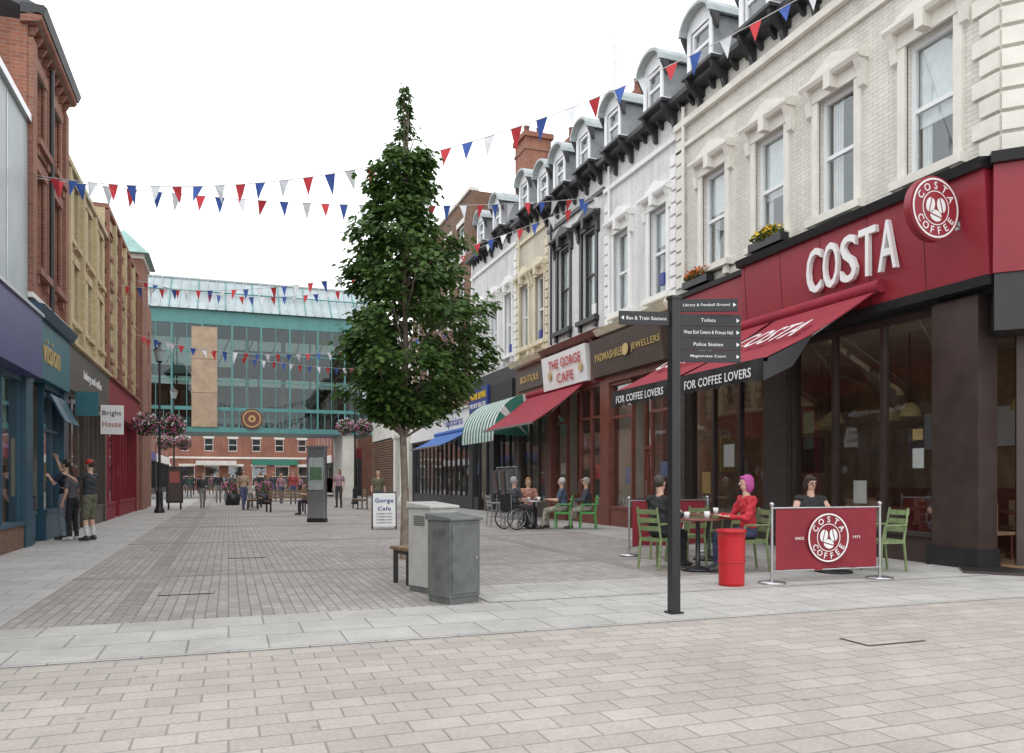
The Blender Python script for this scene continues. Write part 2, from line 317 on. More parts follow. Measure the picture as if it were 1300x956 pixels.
def shopfront(g,u0,u1,zt,fr,stall,sh=.5,mull=.9,door=None,pier=None,glassm=shopglass,depth=3.2,roomm=room,goods=14,transom=None):
    pm=pier or fr
    g.box('shop_piers',pm,u0,u0+.28,0,zt,-.3,.04); g.box('shop_piers',pm,u1-.28,u1,0,zt,-.3,.04)
    a0,a1=u0+.28,u1-.28
    g.box('shop_ceiling',room,a0,a1,zt-.02,zt+.1,-depth,-.3)
    g.box('shop_floor',woodf,a0,a1,.03,.08,-depth,-.25); g.box('shop_back',roomm,a0,a1,.08,zt,-depth-.1,-depth)
    g.box('shop_sides',roomm,u0+.205,a0,.0,zt,-depth,-.3); g.box('shop_sides',roomm,a1,u1-.205,.0,zt,-depth,-.3)
    segs=[(a0,a1)]
    if door:
        dc=door; segs=[(a0,dc-.5),(dc+.5,a1)]
        g.box('door_frame',fr,dc-.5,dc-.43,0,zt,-.55,-.42); g.box('door_frame',fr,dc+.43,dc+.5,0,zt,-.55,-.42)
        g.box('door_frame',fr,dc-.43,dc+.43,2.15,2.25,-.55,-.42); g.box('door_frame',fr,dc-.43,dc+.43,zt-.1,zt,-.55,-.42)
        g.box('door',fr,dc-.42,dc-.32,.05,2.14,-.52,-.46); g.box('door',fr,dc+.32,dc+.42,.05,2.14,-.52,-.46)
        g.box('door',fr,dc-.32,dc+.32,.05,.3,-.52,-.46); g.box('door',fr,dc-.32,dc+.32,2.02,2.14,-.52,-.46)
        g.box('door_glass',glassm,dc-.32,dc+.32,.3,2.02,-.495,-.485); g.box('door_glass',glassm,dc-.43,dc+.43,2.25,zt-.1,-.495,-.485)
        g.tube('door_handle',steel,g.P(dc+.37,.9,-.42),g.P(dc+.37,1.3,-.42),.012)
    for a,b in segs:
        if b-a<.15: continue
        g.box('stall_riser',stall,a,b,0,sh,-.25,0); g.box('shop_window_frame',fr,a,b,sh,sh+.07,-.2,.03)
        g.box('shop_window_frame',fr,a,b,zt-.1,zt,-.2,-.02)
        n=max(1,round((b-a)/mull))
        for i in range(n+1):
            x=a+(b-a)*i/n; x0=max(a,x-.035); x1=min(b,x+.035); g.box('shop_window_frame',fr,x0,x1,sh+.07,zt-.1,-.17,-.05)
        if transom: g.box('shop_window_frame',fr,a+.035,b-.035,transom-.035,transom+.035,-.16,-.06)
        g.box('shop_glass',glassm,a,b,sh+.07,zt-.1,-.115,-.105)
        # shelving with goods, plus a low display plinth
        g.box('display_plinth',room,a+.05,b-.05,.08,sh+.02,-.9,-.3)
        for sz in(.95,1.4,1.85): g.box('shelves',room,a+.1,b-.1,sz-.02,sz,-depth+.05,-depth+.45)
        for i in range(goods):
            x=rnd(a+.15,max(a+.2,b-.3)); w=rnd(.06,.22); h=rnd(.1,.34)
            if i%2: g.box('display_goods',random.choice(goodsm),x,min(b-.05,x+w),sh+.02,sh+.02+h,-.85+rnd(0,.2),-.5+rnd(0,.15))
            else: z=random.choice((.95,1.4,1.85)); g.box('display_goods',random.choice(goodsm),x,min(b-.05,x+w),z,z+h,-depth+.1,-depth+.38)
        for i in range(max(1,int((b-a)/1.3))):
            x=rnd(a+.2,b-.6); z=rnd(1.1,1.9); g.box('window_posters',random.choice([signwhite,signwhite,gold,signred,goodsm[1]]),x,x+rnd(.25,.4),z,z+rnd(.3,.5),-.135,-.13)
def bracketcap(g,u0,u1,z0,z1,m):
    g.prism('console_brackets',m,[(.04,z0-.1),(.14,z0),(.16,z1-.25),(.32,z1),(.32,z1+.12),(.04,z1+.12)],u0,u1)
XR=(0,-1,0); XL=(0,1,0)
def arc_text(g,part,mat,txt,c,xd,R,h,start,end,top=True):
    X=Vector(xd).normalized(); Z=Vector((0,0,1)); n=len(txt)
    for i,ch in enumerate(txt):
        t=math.radians(start+(end-start)*i/(n-1)); r=X*math.cos(t)+Z*math.sin(t)
        up=r if top else -r; xx=up.cross(X.cross(Z))
        g.text(part,mat,ch,Vector(c)+r*R,xx,None,h,.004,up)
def disc(g,part,mat,c,nrm,r,r2=0,th=.01,n=40):
    N=Vector(nrm).normalized(); X=N.cross(Vector((0,0,1))).normalized(); Y=Vector((0,0,1)); c=Vector(c)
    if r2<=0:
        vs=[c+X*r*math.cos(6.28318*i/n)+Y*r*math.sin(6.28318*i/n)+N*k for k in(0,th) for i in range(n)]
        g.add(part,mat,vs,[tuple(range(n)),tuple(range(2*n-1,n-1,-1))]+[(i,(i+1)%n,(i+1)%n+n,i+n) for i in range(n)])
    else:
        vs=[c+X*q*math.cos(6.28318*i/n)+Y*q*math.sin(6.28318*i/n)+N*k for k in(0,th) for q in(r,r2) for i in range(n)]
        f=[]
        for i in range(n):
            j=(i+1)%n; f+=[(i,j,n+j,n+i),(2*n+i,3*n+i,3*n+j,2*n+j),(i,2*n+i,2*n+j,j),(n+i,n+j,3*n+j,3*n+i)]
        g.add(part,mat,vs,f)
def logo(g,c,nrm,r,fg=signwhite,bg=maroon,back=True):
    N=Vector(nrm).normalized(); X=-(N.cross(Vector((0,0,1)))).normalized(); c=Vector(c); Z=Vector((0,0,1))
    if back: disc(g,'logo_back',bg,c,N,r*1.0,0,.004)
    disc(g,'logo',fg,c+N*.005,N,r*.97,r*.91,.004); disc(g,'logo',fg,c+N*.005,N,r*.56,r*.53,.004)
    arc_text(g,'logo',fg,'COSTA',c+N*.006,X,r*.73,r*.24,150,30); arc_text(g,'logo',fg,'COFFEE',c+N*.006,X,r*.73,r*.24,210,330,False)
    for a,(dx,dz) in((-15,(-.23,.08)),(15,(.23,.1)),(75,(0,-.25))):
        for sgn in(-1,1):
            n=14; vs=[]
            A=math.radians(a+90); ax=X*math.cos(A)+Z*math.sin(A); bx=X*-math.sin(A)+Z*math.cos(A)
            for i in range(n):
                t=math.pi*i/(n-1); vs.append(c+N*.009+X*dx*r+Z*dz*r+ax*(r*.24*math.cos(t))+bx*sgn*(r*.022+r*.16*math.sin(t)))
            g.add('logo',fg,vs,[tuple(range(n))])
# ------------------------------------------------------------------ RIGHT SIDE
EV=10.35
g=G('corner_coffee_shop_building'); g.frame(*RIGHT)
U0,U1=8.16,16.7
wc=[9.35,11.35,13.2,15.15]; ops=[(c-.45,c+.45,6.15,8.3) for c in wc]
g.wall('walls',cream,U0,U1,5.8,EV,ops)
for i,o in enumerate(ops): sash(g,*o,cur=[.5,.7,.4,.6][i],blind=[.8,.1,.9,.6][i]); surround(g,*o,stone)
g.box('string_course',stone,U0,U1,9.25,9.35,-.02,.07); g.box('string_course',stone,U0,U1,9.75,9.9,-.02,.12)
eaves(g,U0,U1,EV); roof(g,U0,U1,EV)
for c in wc[1:]: dormer(g,c,EV+.12)
for i in range(13):
    q=.42 if i%2 else .3
    g.box('quoins',stone,U0,U0+q,5.95+i*.3,6.19+i*.3,-.02,.05)
    g.box('quoins',stone,U1-q+.05,U1,5.95+i*.3,6.19+i*.3,-.02,.045)
g.tube('downpipe',stone,g.P(16.3,5.9,.09),g.P(16.3,10.2,.09),.045)
g.path('cable',blacktrim,[g.P(8.6,5.98,.03),g.P(10.4,6.0,.02),g.P(13,5.97,.02),g.P(16.6,6.0,.02)],.012,6)
g.box('fascia_beam',black,U0,U1,4.0,5.8,-.3,-.02)
for a,b in((9.25,12.65),(13.35,16.3)):
    g.box('stall_riser',bronze,a,b,0,.42,-.22,-.02); g.box('sill',darktile,a,b,.42,.48,-.24,.03); n=3
    for i in range(n+1):
        x=a+(b-a)*i/n; g.box('shop_window_frame',bronze,max(a,x-.04),min(b,x+.04),.48,4.0,-.18,-.06)
    g.box('shop_window_frame',bronze,a,b,3.9,3.998,-.175,-.065)
    g.box('shop_glass',shopglass,a,b,.48,3.9,-.125,-.115)
for (u,z,w_,h_,m) in((9.6,1.5,.22,.32,signwhite),(9.62,1.95,.2,.18,gold),(10.8,.9,.3,.4,signwhite),(12.1,2.2,.3,.42,goodsm[3]),(14.6,1.6,.4,.5,signwhite),(15.5,1.0,.35,.5,gold)):
    g.box('window_posters',m,u,u+w_,z,z+h_,-.145,-.14)
g.box('piers',darktile,12.65,13.35,0,3.999,-.3,.06); g.box('piers',darktile,16.3,U1,0,3.999,-.3,.06)
g.box('piers',bronze,8.45,9.25,.3,3.999,-.3,.08); g.box('pier_base',black,8.4,9.3,0,.3,-.3,.14)
g.wbox('cafe_floor',woodf,10.6,15,6.9,16.4,.03,.06); g.wbox('cafe_back',roomc,14.8,15,6.9,16.4,.06,3.95)
g.wbox('cafe_ceiling',room,10.61,15,6.9,16.4,3.955,3.99); g.wbox('cafe_end',roomc,10.61,14.8,16.25,16.4,.06,3.95)
g.wbox('cafe_counter',redwood,13.4,14.1,9.5,14,.06,1.15); g.wbox('cafe_menu',signwhite,14.7,14.79,10,13.5,2,2.8)
for k in range(4): g.wbox('wall_pictures',random.choice([signwhite,gold,maroon]),14.74,14.79,7.3+k*.6,7.75+k*.6,1.4,2.1)
for k in range(3): g.wbox('cafe_pictures',random.choice([gold,maroon,darkbrown]),11.2+k*1.2,11.9+k*1.2,16.2,16.24,1.5,2.4)
for k in range(8):
    x,y=rnd(11.2,12.9),9.1+k*.9
    g.lathe('cafe_tables',redwood,(x,y,.06),[(.25,0),(.25,.03),(.04,.05),(.04,.7),(.38,.71),(.38,.75),(0,.75)])
    for s in(-1,1):
        g.wbox('cafe_chairs',roomc,x+s*.65-.2,x+s*.65+.2,y-.2,y+.2,.45,.5); g.wbox('cafe_chairs',roomc,x+s*.85-.02,x+s*.85+.02,y-.2,y+.2,.5,.95)
        for q in(-.17,.17): g.tube('cafe_chair_legs',redwood,(x+s*.5,y+q,.06),(x+s*.5,y+q,.45),.015,n=5); g.tube('cafe_chair_legs',redwood,(x+s*.82,y+q,.06),(x+s*.82,y+q,.45),.015,n=5)
    g.tube('lamp_cord',black,(x,y,2.7),(x,y,3.95),.01); g.lathe('pendant_lamps',gold,(x,y,2.45),[(.2,0),(.16,.15),(.05,.25)])
g.prism('fascia',costared,[(-.02,4.2),(.24,4.2),(.34,5.68),(-.02,5.68)],U0-.02,13.7)
g.prism('fascia_cornice',black,[(-.02,5.68),(.42,5.68),(.46,5.82),(-.02,5.9)],U0-.04,13.75)
g.prism('fascia_soffit',black,[(-.02,4.06),(.26,4.06),(.28,4.199),(-.02,4.199)],U0-.02,13.7)
g.prism('fascia',costared,[(-.02,4.45),(.1,4.45),(.14,5.62),(-.02,5.62)],13.76,U1-.02)
g.prism('fascia_cornice',blacktrim,[(-.02,5.62),(.2,5.62),(.22,5.72),(-.02,5.78)],13.76,U1-.02)
g.box('fascia_soffit',darktile,13.76,U1-.02,4.0,4.45,-.02,.08)
for i in range(5): g.prism('fascia_joints',black,[(.242,4.2),(.246,4.2),(.346,5.68),(.342,5.68)],9.2+i*1.1,9.206+i*1.1)
for i,ch in enumerate('COSTA'):
    g.text('letters',signwhite,ch,g.P(11.5-i*.42,5.07,.36),XR,.37,.8,.04)
g.frame((10.3,8.16),(1,-1),(-1,-1))
CL=2.05
g.wall('walls',cream,0.0,CL,5.8,EV,[(.6,1.4,6.15,8.3)]); sash(g,.6,1.4,6.15,8.3,cur=.5); surround(g,.6,1.4,6.15,8.3,stone)
for i in range(13):
    q=.42 if i%2 else .3
    g.box('quoins',stone,0.01,q,5.95+i*.3,6.19+i*.3,-.02,.047)
g.box('string_course',stone,.0,CL,9.25,9.35,-.02,.07); g.box('string_course',stone,0,CL,9.75,9.9,-.02,.12); eaves(g,0,CL,EV)
g.prism('fascia',costared,[(-.02,4.2),(.24,4.2),(.34,5.68),(-.02,5.68)],-.12,CL+.1)
g.prism('fascia_cornice',black,[(-.02,5.685),(.42,5.685),(.46,5.825),(-.02,5.9)],-.16,CL+.15)
g.box('fascia_soffit',black,-.1,CL+.1,3.4,4.2,-.6,.2)
g.box('door_frame',bronze,.25,.37,.05,3.4,-.6,-.45); g.box('door_frame',bronze,1.5,1.62,.05,3.4,-.6,-.45); g.box('door_frame',bronze,.37,1.5,2.4,2.5,-.6,-.45)
g.box('door_frame',bronze,.9,.98,.05,2.4,-.58,-.47); g.box('door_glass',shopglass,.37,1.5,.15,3.4,-.53,-.52); g.box('door_poster',signred,.45,.75,1.85,2.1,-.51,-.505); g.box('door_poster',signwhite,.45,.75,1.4,1.83,-.51,-.505)
g.tube('door_handle',steel,g.P(1.03,.8,-.42),g.P(1.03,1.5,-.42),.015)
g.box('threshold',darktile,-.5,2.2,.0,.05,-.6,.5)
g.frame((11.75,6.71),(1,0),(0,-1))
g.wall('walls',cream,0,9,5.8,EV,[(1.5,2.4,6.15,8.3),(4,4.9,6.15,8.3)]); g.box('side_ground_walls',darktile,0,9,0,4.2,-.3,0)
g.prism('fascia',costared,[(-.02,4.2),(.24,4.2),(.34,5.68),(-.02,5.68)],-.05,9)
g.wbox('back_wall',cream,20.4,20.7,6.72,16.7,0,EV); g.wbox('party_walls',brownbrick,10.61,20.4,16.45,16.69,4.1,11.0)
g.wbox('upper_floor',interior,10.65,20.4,7.2,16.4,4.1,4.2)
g.frame(*RIGHT)
g.wbox('sign_bracket',steel,9.93,10.3,8.58,8.62,5.0,5.06); g.wbox('sign_bracket',steel,9.93,10.3,8.58,8.62,5.3,5.36); g.wbox('sign_bracket',steel,10.0,10.07,8.56,8.64,4.95,5.42)
g.tube('round_sign',costared,(9.5,8.54,5.19),(9.5,8.66,5.19),.46,.46,40)
logo(g,(9.5,8.535,5.19),(0,-1,0),.44,bg=costared)
g.finish()
def leafmat(name,c1,c2,tr=.3):
    m,n,b=nt(name); L=n.links.new
    no=n.nodes.new('ShaderNodeTexNoise'); no.inputs['Scale'].default_value=7; no.inputs['Detail'].default_value=3; L(posn(n),no.inputs['Vector'])
    r=n.nodes.new('ShaderNodeValToRGB'); r.color_ramp.elements[0].position=.35; r.color_ramp.elements[1].position=.68; r.color_ramp.elements[0].color=c4(c1); r.color_ramp.elements[1].color=c4(c2)
    L(no.outputs['Fac'],r.inputs['Fac']); L(r.outputs[0],b.inputs['Base Color']); b.inputs['Roughness'].default_value=.5; b.inputs['Specular IOR Level'].default_value=.35
    t=n.nodes.new('ShaderNodeBsdfTranslucent'); L(r.outputs[0],t.inputs[0]); mx=n.nodes.new('ShaderNodeMixShader'); mx.inputs[0].default_value=tr
    L(b.outputs[0],mx.inputs[1]); L(t.outputs[0],mx.inputs[2]); L(mx.outputs[0],n.nodes['Material Output'].inputs[0]); return m
leafm=leafmat('plant_leaf',(.04,.09,.02),(.1,.17,.04)); treeleaf=leafmat('sycamore_leaf',(.045,.1,.022),(.115,.2,.045),.38)
pink=MT('pink_petal',(.65,.12,.35),.6); whitep=MT('white_petal',(.75,.7,.72),.6); yellow=MT('yellow_petal',(.75,.5,.02),.6); orange=MT('orange_petal',(.65,.14,.02),.6)
def planter(u,c1,w=.9,z=5.78,d=.25):
    g=G('flower_window_box'); g.frame(*RIGHT)
    g.box('trough',black,u-w/2,u+w/2,z,z+.16,d-.2,d)
    p=g.P(u,z+.24,d-.1); g.leaves('leaves',leafm,p,(.16,w/2,.14),260,.09); g.leaves('flowers',c1,p+Vector((-.03,0,.04)),(.17,w/2,.14),200,.07)
    g.finish()
planter(12.9,yellow,1.0,5.9,.4); planter(15.6,orange,1.0)
def awning(name,X0,z0,X1,z1,ya,yb,mat,vh=.36,txt=None,toptxt=None,vmat=None):
    g=G(name); n=8
    vs=[];f=[]
    for k in(0,.02):
        for i in range(n+1):
            t=i/n; x=X0+(X1-X0)*t; z=z0+(z1-z0)*t-.06*math.sin(math.pi*t); vs+=[(x,ya,z-k),(x,yb,z-k)]
    m=2*(n+1)
    for i in range(n): f+=[(2*i,2*i+1,2*i+3,2*i+2),(m+2*i,m+2*i+2,m+2*i+3,m+2*i+1),(2*i,2*i+2,m+2*i+2,m+2*i),(2*i+1,m+2*i+1,m+2*i+3,2*i+3)]
    g.add('canvas',mat,vs,f)
    g.wbox('front_rail',steel if vmat is None else black,X1-.05,X1+.03,ya,yb,z1-.06,z1+.0)
    g.tube('roller_box',mat,(X0+.0,ya-.1,z0+.05),(X0+.0,yb+.1,z0+.05),.11,.11,14)
    if vmat:
        k=int((yb-ya)/.25); vs=[];f=[]
        for i in range(k*6+1):
            y=ya+(yb-ya)*i/(k*6); s=abs(math.sin(math.pi*i/6)); b=z1-vh+.05*(1-s); xo=X1-.055+.012*math.sin(y*9)
            vs+=[(X1-.055,y,z1-.02),(xo,y,b)]
        for i in range(k*6): f.append((2*i,2*i+1,2*i+3,2*i+2))
        g.add('valance',vmat,vs,f)
        g.add('valance_side',vmat,[(X1-.05,ya,z1-.02),(X1-.05,ya,z1-vh),(X1+.5,ya,z1-vh+.25),(X1+.9,ya,z1+.42)],[(0,1,2,3)])
    if txt: g.text('lettering',signwhite,txt,(X1-.085,(ya+yb)/2,z1-.2),XR,(yb-ya)*.78,.15,.003)
    if toptxt:
        sl=Vector((X0-X1,0,z0-z1)).normalized(); c=Vector(((X0+X1)/2-.05,(ya+yb)/2,(z0+z1)/2-.02)); nn=Vector(XR).cross(sl)
        g.text('lettering',signwhite,toptxt,c+nn*.02,XR,(yb-ya)*.72,.7,.003,sl)
    for y in(ya+.25,yb-.25):
        q=.3 if y<(ya+yb)/2 else -.3
        g.tube('arms',steel,(X0-.1,y,z0-.15),((X0+X1)/2,y+q,(z0+z1)/2-.25),.02); g.tube('arms',steel,((X0+X1)/2,y+q,(z0+z1)/2-.25),(X1+.03,y,z1-.04),.02)
    g.finish()
awning('burgundy_awning',9.98,4.42,7.8,3.2,10.1,12.55,awnred,txt='FOR COFFEE LOVERS',toptxt='COSTA',vmat=black)
awning('burgundy_awning',9.98,4.42,7.8,3.2,12.75,15.2,awnred,txt='FOR COFFEE LOVERS',toptxt='COSTA',vmat=black)
awning('cafe_awning',10.2,4.3,8.5,3.05,21.8,26.5,awnred)
awning('blue_awning',10.2,3.6,8.9,2.9,34.2,40,blueawn)

def terrace(name,u0,u1,wallm,trim,fr,zb,eave,wc,wz0,wz1,ww,dorm,heavy=True,cur=.5,etrim=blacktrim,rise=2.3,pil=None,shop=None):
    g=G(name); g.frame(*RIGHT)
    ops=[(c-ww/2,c+ww/2,wz0,wz1) for c in wc]
    g.wall('walls',wallm,u0,u1,zb,eave,ops)
    for o in ops: sash(g,*o,fr=fr,cur=cur*rnd(.6,1.3)); surround(g,*o,trim,heavy)
    g.box('string_course',trim,u0,u1,eave-.75,eave-.63,-.02,.08)
    eaves(g,u0,u1,eave,etrim); roof(g,u0,u1,eave,rise); shell(g,u0,u1,eave,brownbrick)
    g.tube('downpipe',trim,g.P(u1-.4,zb+.1,.09),g.P(u1-.4,eave-.1,.09),.04); g.box('alarm_box',random.choice([signwhite,blue]),u0+.5,u0+.72,zb+.5,zb+.8,0,.09)
    for c in dorm: dormer(g,c,eave+.12,w=.8)
    if pil:
        for k in(u0,u1-.3):
            for i in range(int((eave-1-zb)/.3)): g.box('quoins',pil,k+.02,k+.28,zb+i*.3+.03,zb+.27+i*.3,-.02,.05)
    shop(g); g.finish()
def shopA(g):
    u0,u1=16.7,20.6
    shopfront(g,u0,u1,4.1,redwood,redwood,.5,door=18.6,transom=3.1,goods=24)
    g.box('fascia_back',redwood,u0,u1,4.1,5.7,-.3,.04)
    g.prism('sign_board',darkbrown,[(.04,4.3),(.2,4.3),(.34,5.35),(.04,5.35)],u0+.3,u1+.4)
    g.prism('fascia_cornice',ivtrim,[(-.02,5.45),(.3,5.45),(.42,5.62),(-.02,5.7)],u0,u1)
    g.text('lettering',gold,'PADMASHREE',g.P(19.85,4.82,.29),XR,1.7,.22,.006,(-.13,0,1)); g.text('lettering',gold,'JEWELLERS',g.P(17.8,4.82,.29),XR,1.5,.22,.006,(-.13,0,1))
    disc(g,'emblem',gold,g.P(18.8,4.82,.31),(-1,0,.0),.16,.0,.02)
terrace('white_terrace_house',16.7,20.6,whiteb,whitetrim,upvc,5.7,10.35,[17.6,19.6],6.0,8.25,.85,[17.2,19.4],pil=whitetrim,shop=shopA)
def shopB(g):
    u0,u1=20.6,24.9
    shopfront(g,u0,u1,4.2,redwood,redwood,.5,door=23.0,transom=3.2,goods=10)
    g.box('fascia_back',maroon,u0,u1,4.2,5.75,-.3,.05); bracketcap(g,u0+.45,u0+.7,4.3,5.6,redwood); bracketcap(g,u1-.3,u1-.02,4.3,5.6,redwood)
    g.prism('sign_board',signwhite,[(.05,4.3),(.22,4.3),(.32,5.4),(.05,5.4)],u0+.75,u1-.1)
    g.text('lettering',signred,'THE GORGE',g.P(22.9,5.06,.33),XR,2.5,.3,.004,(-.08,0,1)); g.text('lettering',signred,'CAFE',g.P(22.9,4.6,.29),XR,1.3,.3,.004,(-.08,0,1))
    for u in(21.7,24.1): disc(g,'sign_emblem',gold,g.P(u,4.75,.3),(-1,0,0),.14,0,.01)
    g.prism('fascia_cornice',redwood,[(-.02,5.5),(.3,5.5),(.42,5.67),(-.02,5.8)],u0,u1)
terrace('black_window_terrace_house',20.6,24.9,whiteb,blacktrim,blacktrim,5.75,10.45,[21.7,23.6],6.2,8.9,.95,[21.3,23.1,24.5],cur=.8,shop=shopB)
def shopC(g):
    u0,u1=24.9,28
    shopfront(g,u0,u1,4.2,darkbrown,darkbrown,.5,goods=16)
    g.box('fascia_back',redwood,u0,u1,4.2,5.75,-.3,.05); g.prism('fascia_cornice',ivtrim,[(-.02,5.5),(.3,5.5),(.42,5.67),(-.02,5.8)],u0,u1)
    g.box('sign_board',darkbrown,u0+.3,u1-.3,4.6,5.3,.05,.12); g.text('lettering',gold,'BOUTIQUE',g.P(26.4,4.95,.135),XR,1.8,.3)
terrace('ivory_terrace_house',24.9,28,creamy2,ivtrim,upvc,5.75,10.8,[25.7,27.2],6.2,8.5,.8,[26.3],pil=ivtrim,shop=shopC)
def shopD(g):
    u0,u1=28,34
    shopfront(g,u0,31,4.1,blacktrim,blacktrim,.5,goods=20); shopfront(g,31.002,u1,4.1,blacktrim,blacktrim,.5,door=32.5,goods=20)
    g.box('fascia_back',blacktrim,u0,u1,4.1,5.75,-.3,.05); g.box('sign_board',black,28.2,30.8,4.4,5.2,.05,.14)
    g.box('sign_board_blue',blue,31.2,33.8,4.3,5.3,.05,.16); g.text('lettering',yellow,'PHONE REPAIR',g.P(32.5,4.95,.175),XR,2.2,.28); g.text('lettering',signwhite,'WE BUY SELL FIX',g.P(32.5,4.55,.175),XR,2.2,.2)
    g.tube('dish_arm',steel,g.P(31.6,8.3,0),g.P(31.6,8.3,.35),.02); g.lathe('dish',blacktrim,g.P(31.6,8.2,.5),[(.0,0),(.2,.03),(.33,.12)],16)
terrace('white_rendered_house',28,34,whiteb,whitetrim,upvc,5.75,11.0,[29,30.7,32.6],6.2,8.6,.8,[29.3,31.4],pil=whitetrim,shop=shopD,rise=2)
g=G('striped_canopy'); n=22; y0,y1=26.7,30.8; R=1.25
for i in range(n):
    a=y0+(y1-y0)*i/n; b=y0+(y1-y0)*(i+1)/n; m=green if i%2 else whitecan; vs=[];k=8
    for j in range(k+1):
        t=math.pi/2*j/k; x=10.28-R*math.sin(t)*1.1; z=2.95+1.5*math.cos(t); vs+=[(x,a,z),(x,b,z)]
    vs+=[(10.28-R*1.1,a,2.72),(10.28-R*1.1,b,2.72)]
    g.add('canopy_'+('green' if i%2 else 'white'),m,vs,[(2*j,2*j+1,2*j+3,2*j+2) for j in range(k+1)])
P_=lambda t,y:(10.28-R*math.sin(t)*1.1,y,2.95+1.5*math.cos(t))
for j in range(8):
    t0=math.pi/2*j/8;t1=math.pi/2*(j+1)/8
    for y in(y0,y1): g.add('canopy_sides',green if j%4 else whitecan,[(10.28,y,2.9),P_(t0,y),P_(t1,y)],[(0,1,2)])
g.finish()
def block(name,fr,u0,u1,top,wallm,wins,trim,shopcol,frm=upvc,z0=4.6,signs=(),shopargs={},side='R',sill=True,fascia=None):
    g=G(name); g.frame(*fr)
    g.wall('walls',wallm,u0,u1,z0,top,wins)
    for o in wins:
        sash(g,*o,fr=frm,cur=.3)
        if sill: g.box('window_sills',trim,o[0]-.1,o[1]+.1,o[2]-.12,o[2],-.02,.1); g.box('window_heads',trim,o[0]-.12,o[1]+.12,o[3],o[3]+.22,-.02,.03)
    g.box('parapet_coping',trim,u0,u1,top,top+.14,-.36,.1)
    shell(g,u0,u1,top,wallm)
    g.box('flat_roof',slate,u0+.2,u1-.2,top-.3,top-.2,-8.8,-.3)
    shopfront(g,u0,u1,3.5,shopcol,shopcol,**shopargs)
    fc=fascia or shopcol
    g.box('fascia_board',fc,u0,u1,3.5,z0,-.3,.12); g.box('fascia_trim',trim,u0,u1,z0,z0+.08,-.02,.22)
    X=XR if side=='R' else XL
    for t,uu,w,h,m in signs: g.text('lettering',m,t,g.P(uu,(3.5+z0)/2,.125),X,w,h)
    return g
wins=[(a,a+1.1,z,z+1.7) for a in(35.2,37.4,39.6,41.8,44) for z in(6,8.8,11.6)]
g=block('brown_brick_block',RIGHT,34,46,14.4,brownbrick,wins,stone,blacktrim,signs=[('opticians',36.5,3,.5,blue)],shopargs=dict(goods=30),fascia=signwhite); g.finish()
g=G('colonnade_building'); g.frame(*RIGHT)
g.wall('walls',column,46,60,4.2,9.5,[(a,a+1.2,5.5,7.5) for a in(47,50,53,56)])
for a in(47,50,53,56): sash(g,a,a+1.2,5.5,7.5)
g.box('cornice',column,46,60,9.5,9.8,-.4,.3); shell(g,46,60,9.5,brownbrick)
for a in(46,48,50):
    g.box('columns',column,a,a+.6,.3,4.0,-.5,.25); g.box('column_bases',column,a-.08,a+.68,0,.3,-.55,.33); g.box('column_caps',column,a-.08,a+.68,4.0,4.2,-.55,.33)
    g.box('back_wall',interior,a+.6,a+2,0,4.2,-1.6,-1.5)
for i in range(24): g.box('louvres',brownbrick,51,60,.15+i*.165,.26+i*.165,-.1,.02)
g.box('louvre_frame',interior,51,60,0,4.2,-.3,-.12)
g.finish()
def chimney(x0,x1,y0,y1,z0,z1,np=2):
    g=G('brick_chimney'); g.wbox('stack',redbrick,x0,x1,y0,y1,z0,z1); g.wbox('band',redbrick2,x0-.04,x1+.04,y0-.04,y1+.04,z1-.5,z1-.38); g.wbox('cap',redbrick,x0-.09,x1+.09,y0-.09,y1+.09,z1,z1+.2)
    for i in range(np): g.lathe('pots',redwood,(x0+(x1-x0)*(i+.5)/np,(y0+y1)/2,z1+.2),[(.13,0),(.11,.4),(.14,.46),(.09,.46)])
    g.finish()
chimney(11.2,12.3,29.5,30.7,11,15.1); chimney(12.2,12.8,22.1,22.7,11,13.5); chimney(12.2,12.8,27.2,27.9,11,14.1)
g=G('tv_aerial'); g.tube('mast',steel,(12.5,24.3,12),(12.5,24.3,16.6),.022)
for i in range(6): g.tube('elements',steel,(12.2,24.3,14.9+i*.26),(12.8,24.3,14.9+i*.26),.01)
g.finish()
# ------------------------------------------------------------------ LEFT SIDE
g=G('grey_clad_shop_building'); g.frame(*LEFT)
g.wall('cladding',greypanel,5,17.7,4.5,8.3,[])
for i in range(8): g.box('panel_joints',steel,17.65-i*1.5,17.69-i*1.5,4.6,8.2,0,.012)
g.box('coping',steel,5,17.7,8.3,8.45,-.4,.08); shell(g,5,17.7,8.3,brownbrick)
g.box('fascia',purpleblue,5,17.7,3.3,4.5,-.3,.25); g.box('fascia_trim',steel,5,17.7,4.5,4.56,-.02,.3)
g.box('flat_roof',slate,5.2,17.5,8.0,8.1,-8.8,-.3)
shopfront(g,5,17.7,3.3,tealdark,brownbrick,.45,mull=1.4,goods=40,roomm=roomc)
for k in range(5): g.box('window_display_posters',orange if k%2 else gold,17.1-k*1.5,17.3-k*1.5+.3,1.0,2.1,-.14,-.135)
g.finish()
g=G('victorian_brick_shop'); g.frame(*LEFT); V1=21.4; VE=10.3
wins=[(18.3,19.05,5.6,7.6),(19.95,20.7,5.6,7.6),(18.3,19.05,8.2,9.6),(19.95,20.7,8.2,9.6)]
g.wall('walls',redbrick,17.7,V1,4.6,VE,wins)
for o in wins: sash(g,*o,cur=.4); surround(g,*o,redbrick2,False)
g.box('string_course',redbrick2,17.7,V1,7.95,8.08,-.02,.08); g.box('string_course',stone,17.7,V1,4.9,5.0,-.02,.1)
eaves(g,17.6,V1,VE,redbrick2,.26); g.prism('cornice',blacktrim,[(-.1,VE+.1),(.3,VE+.1),(.36,VE+.25),(.3,VE+.3),(-.1,VE+.3)],17.6,V1+.03)
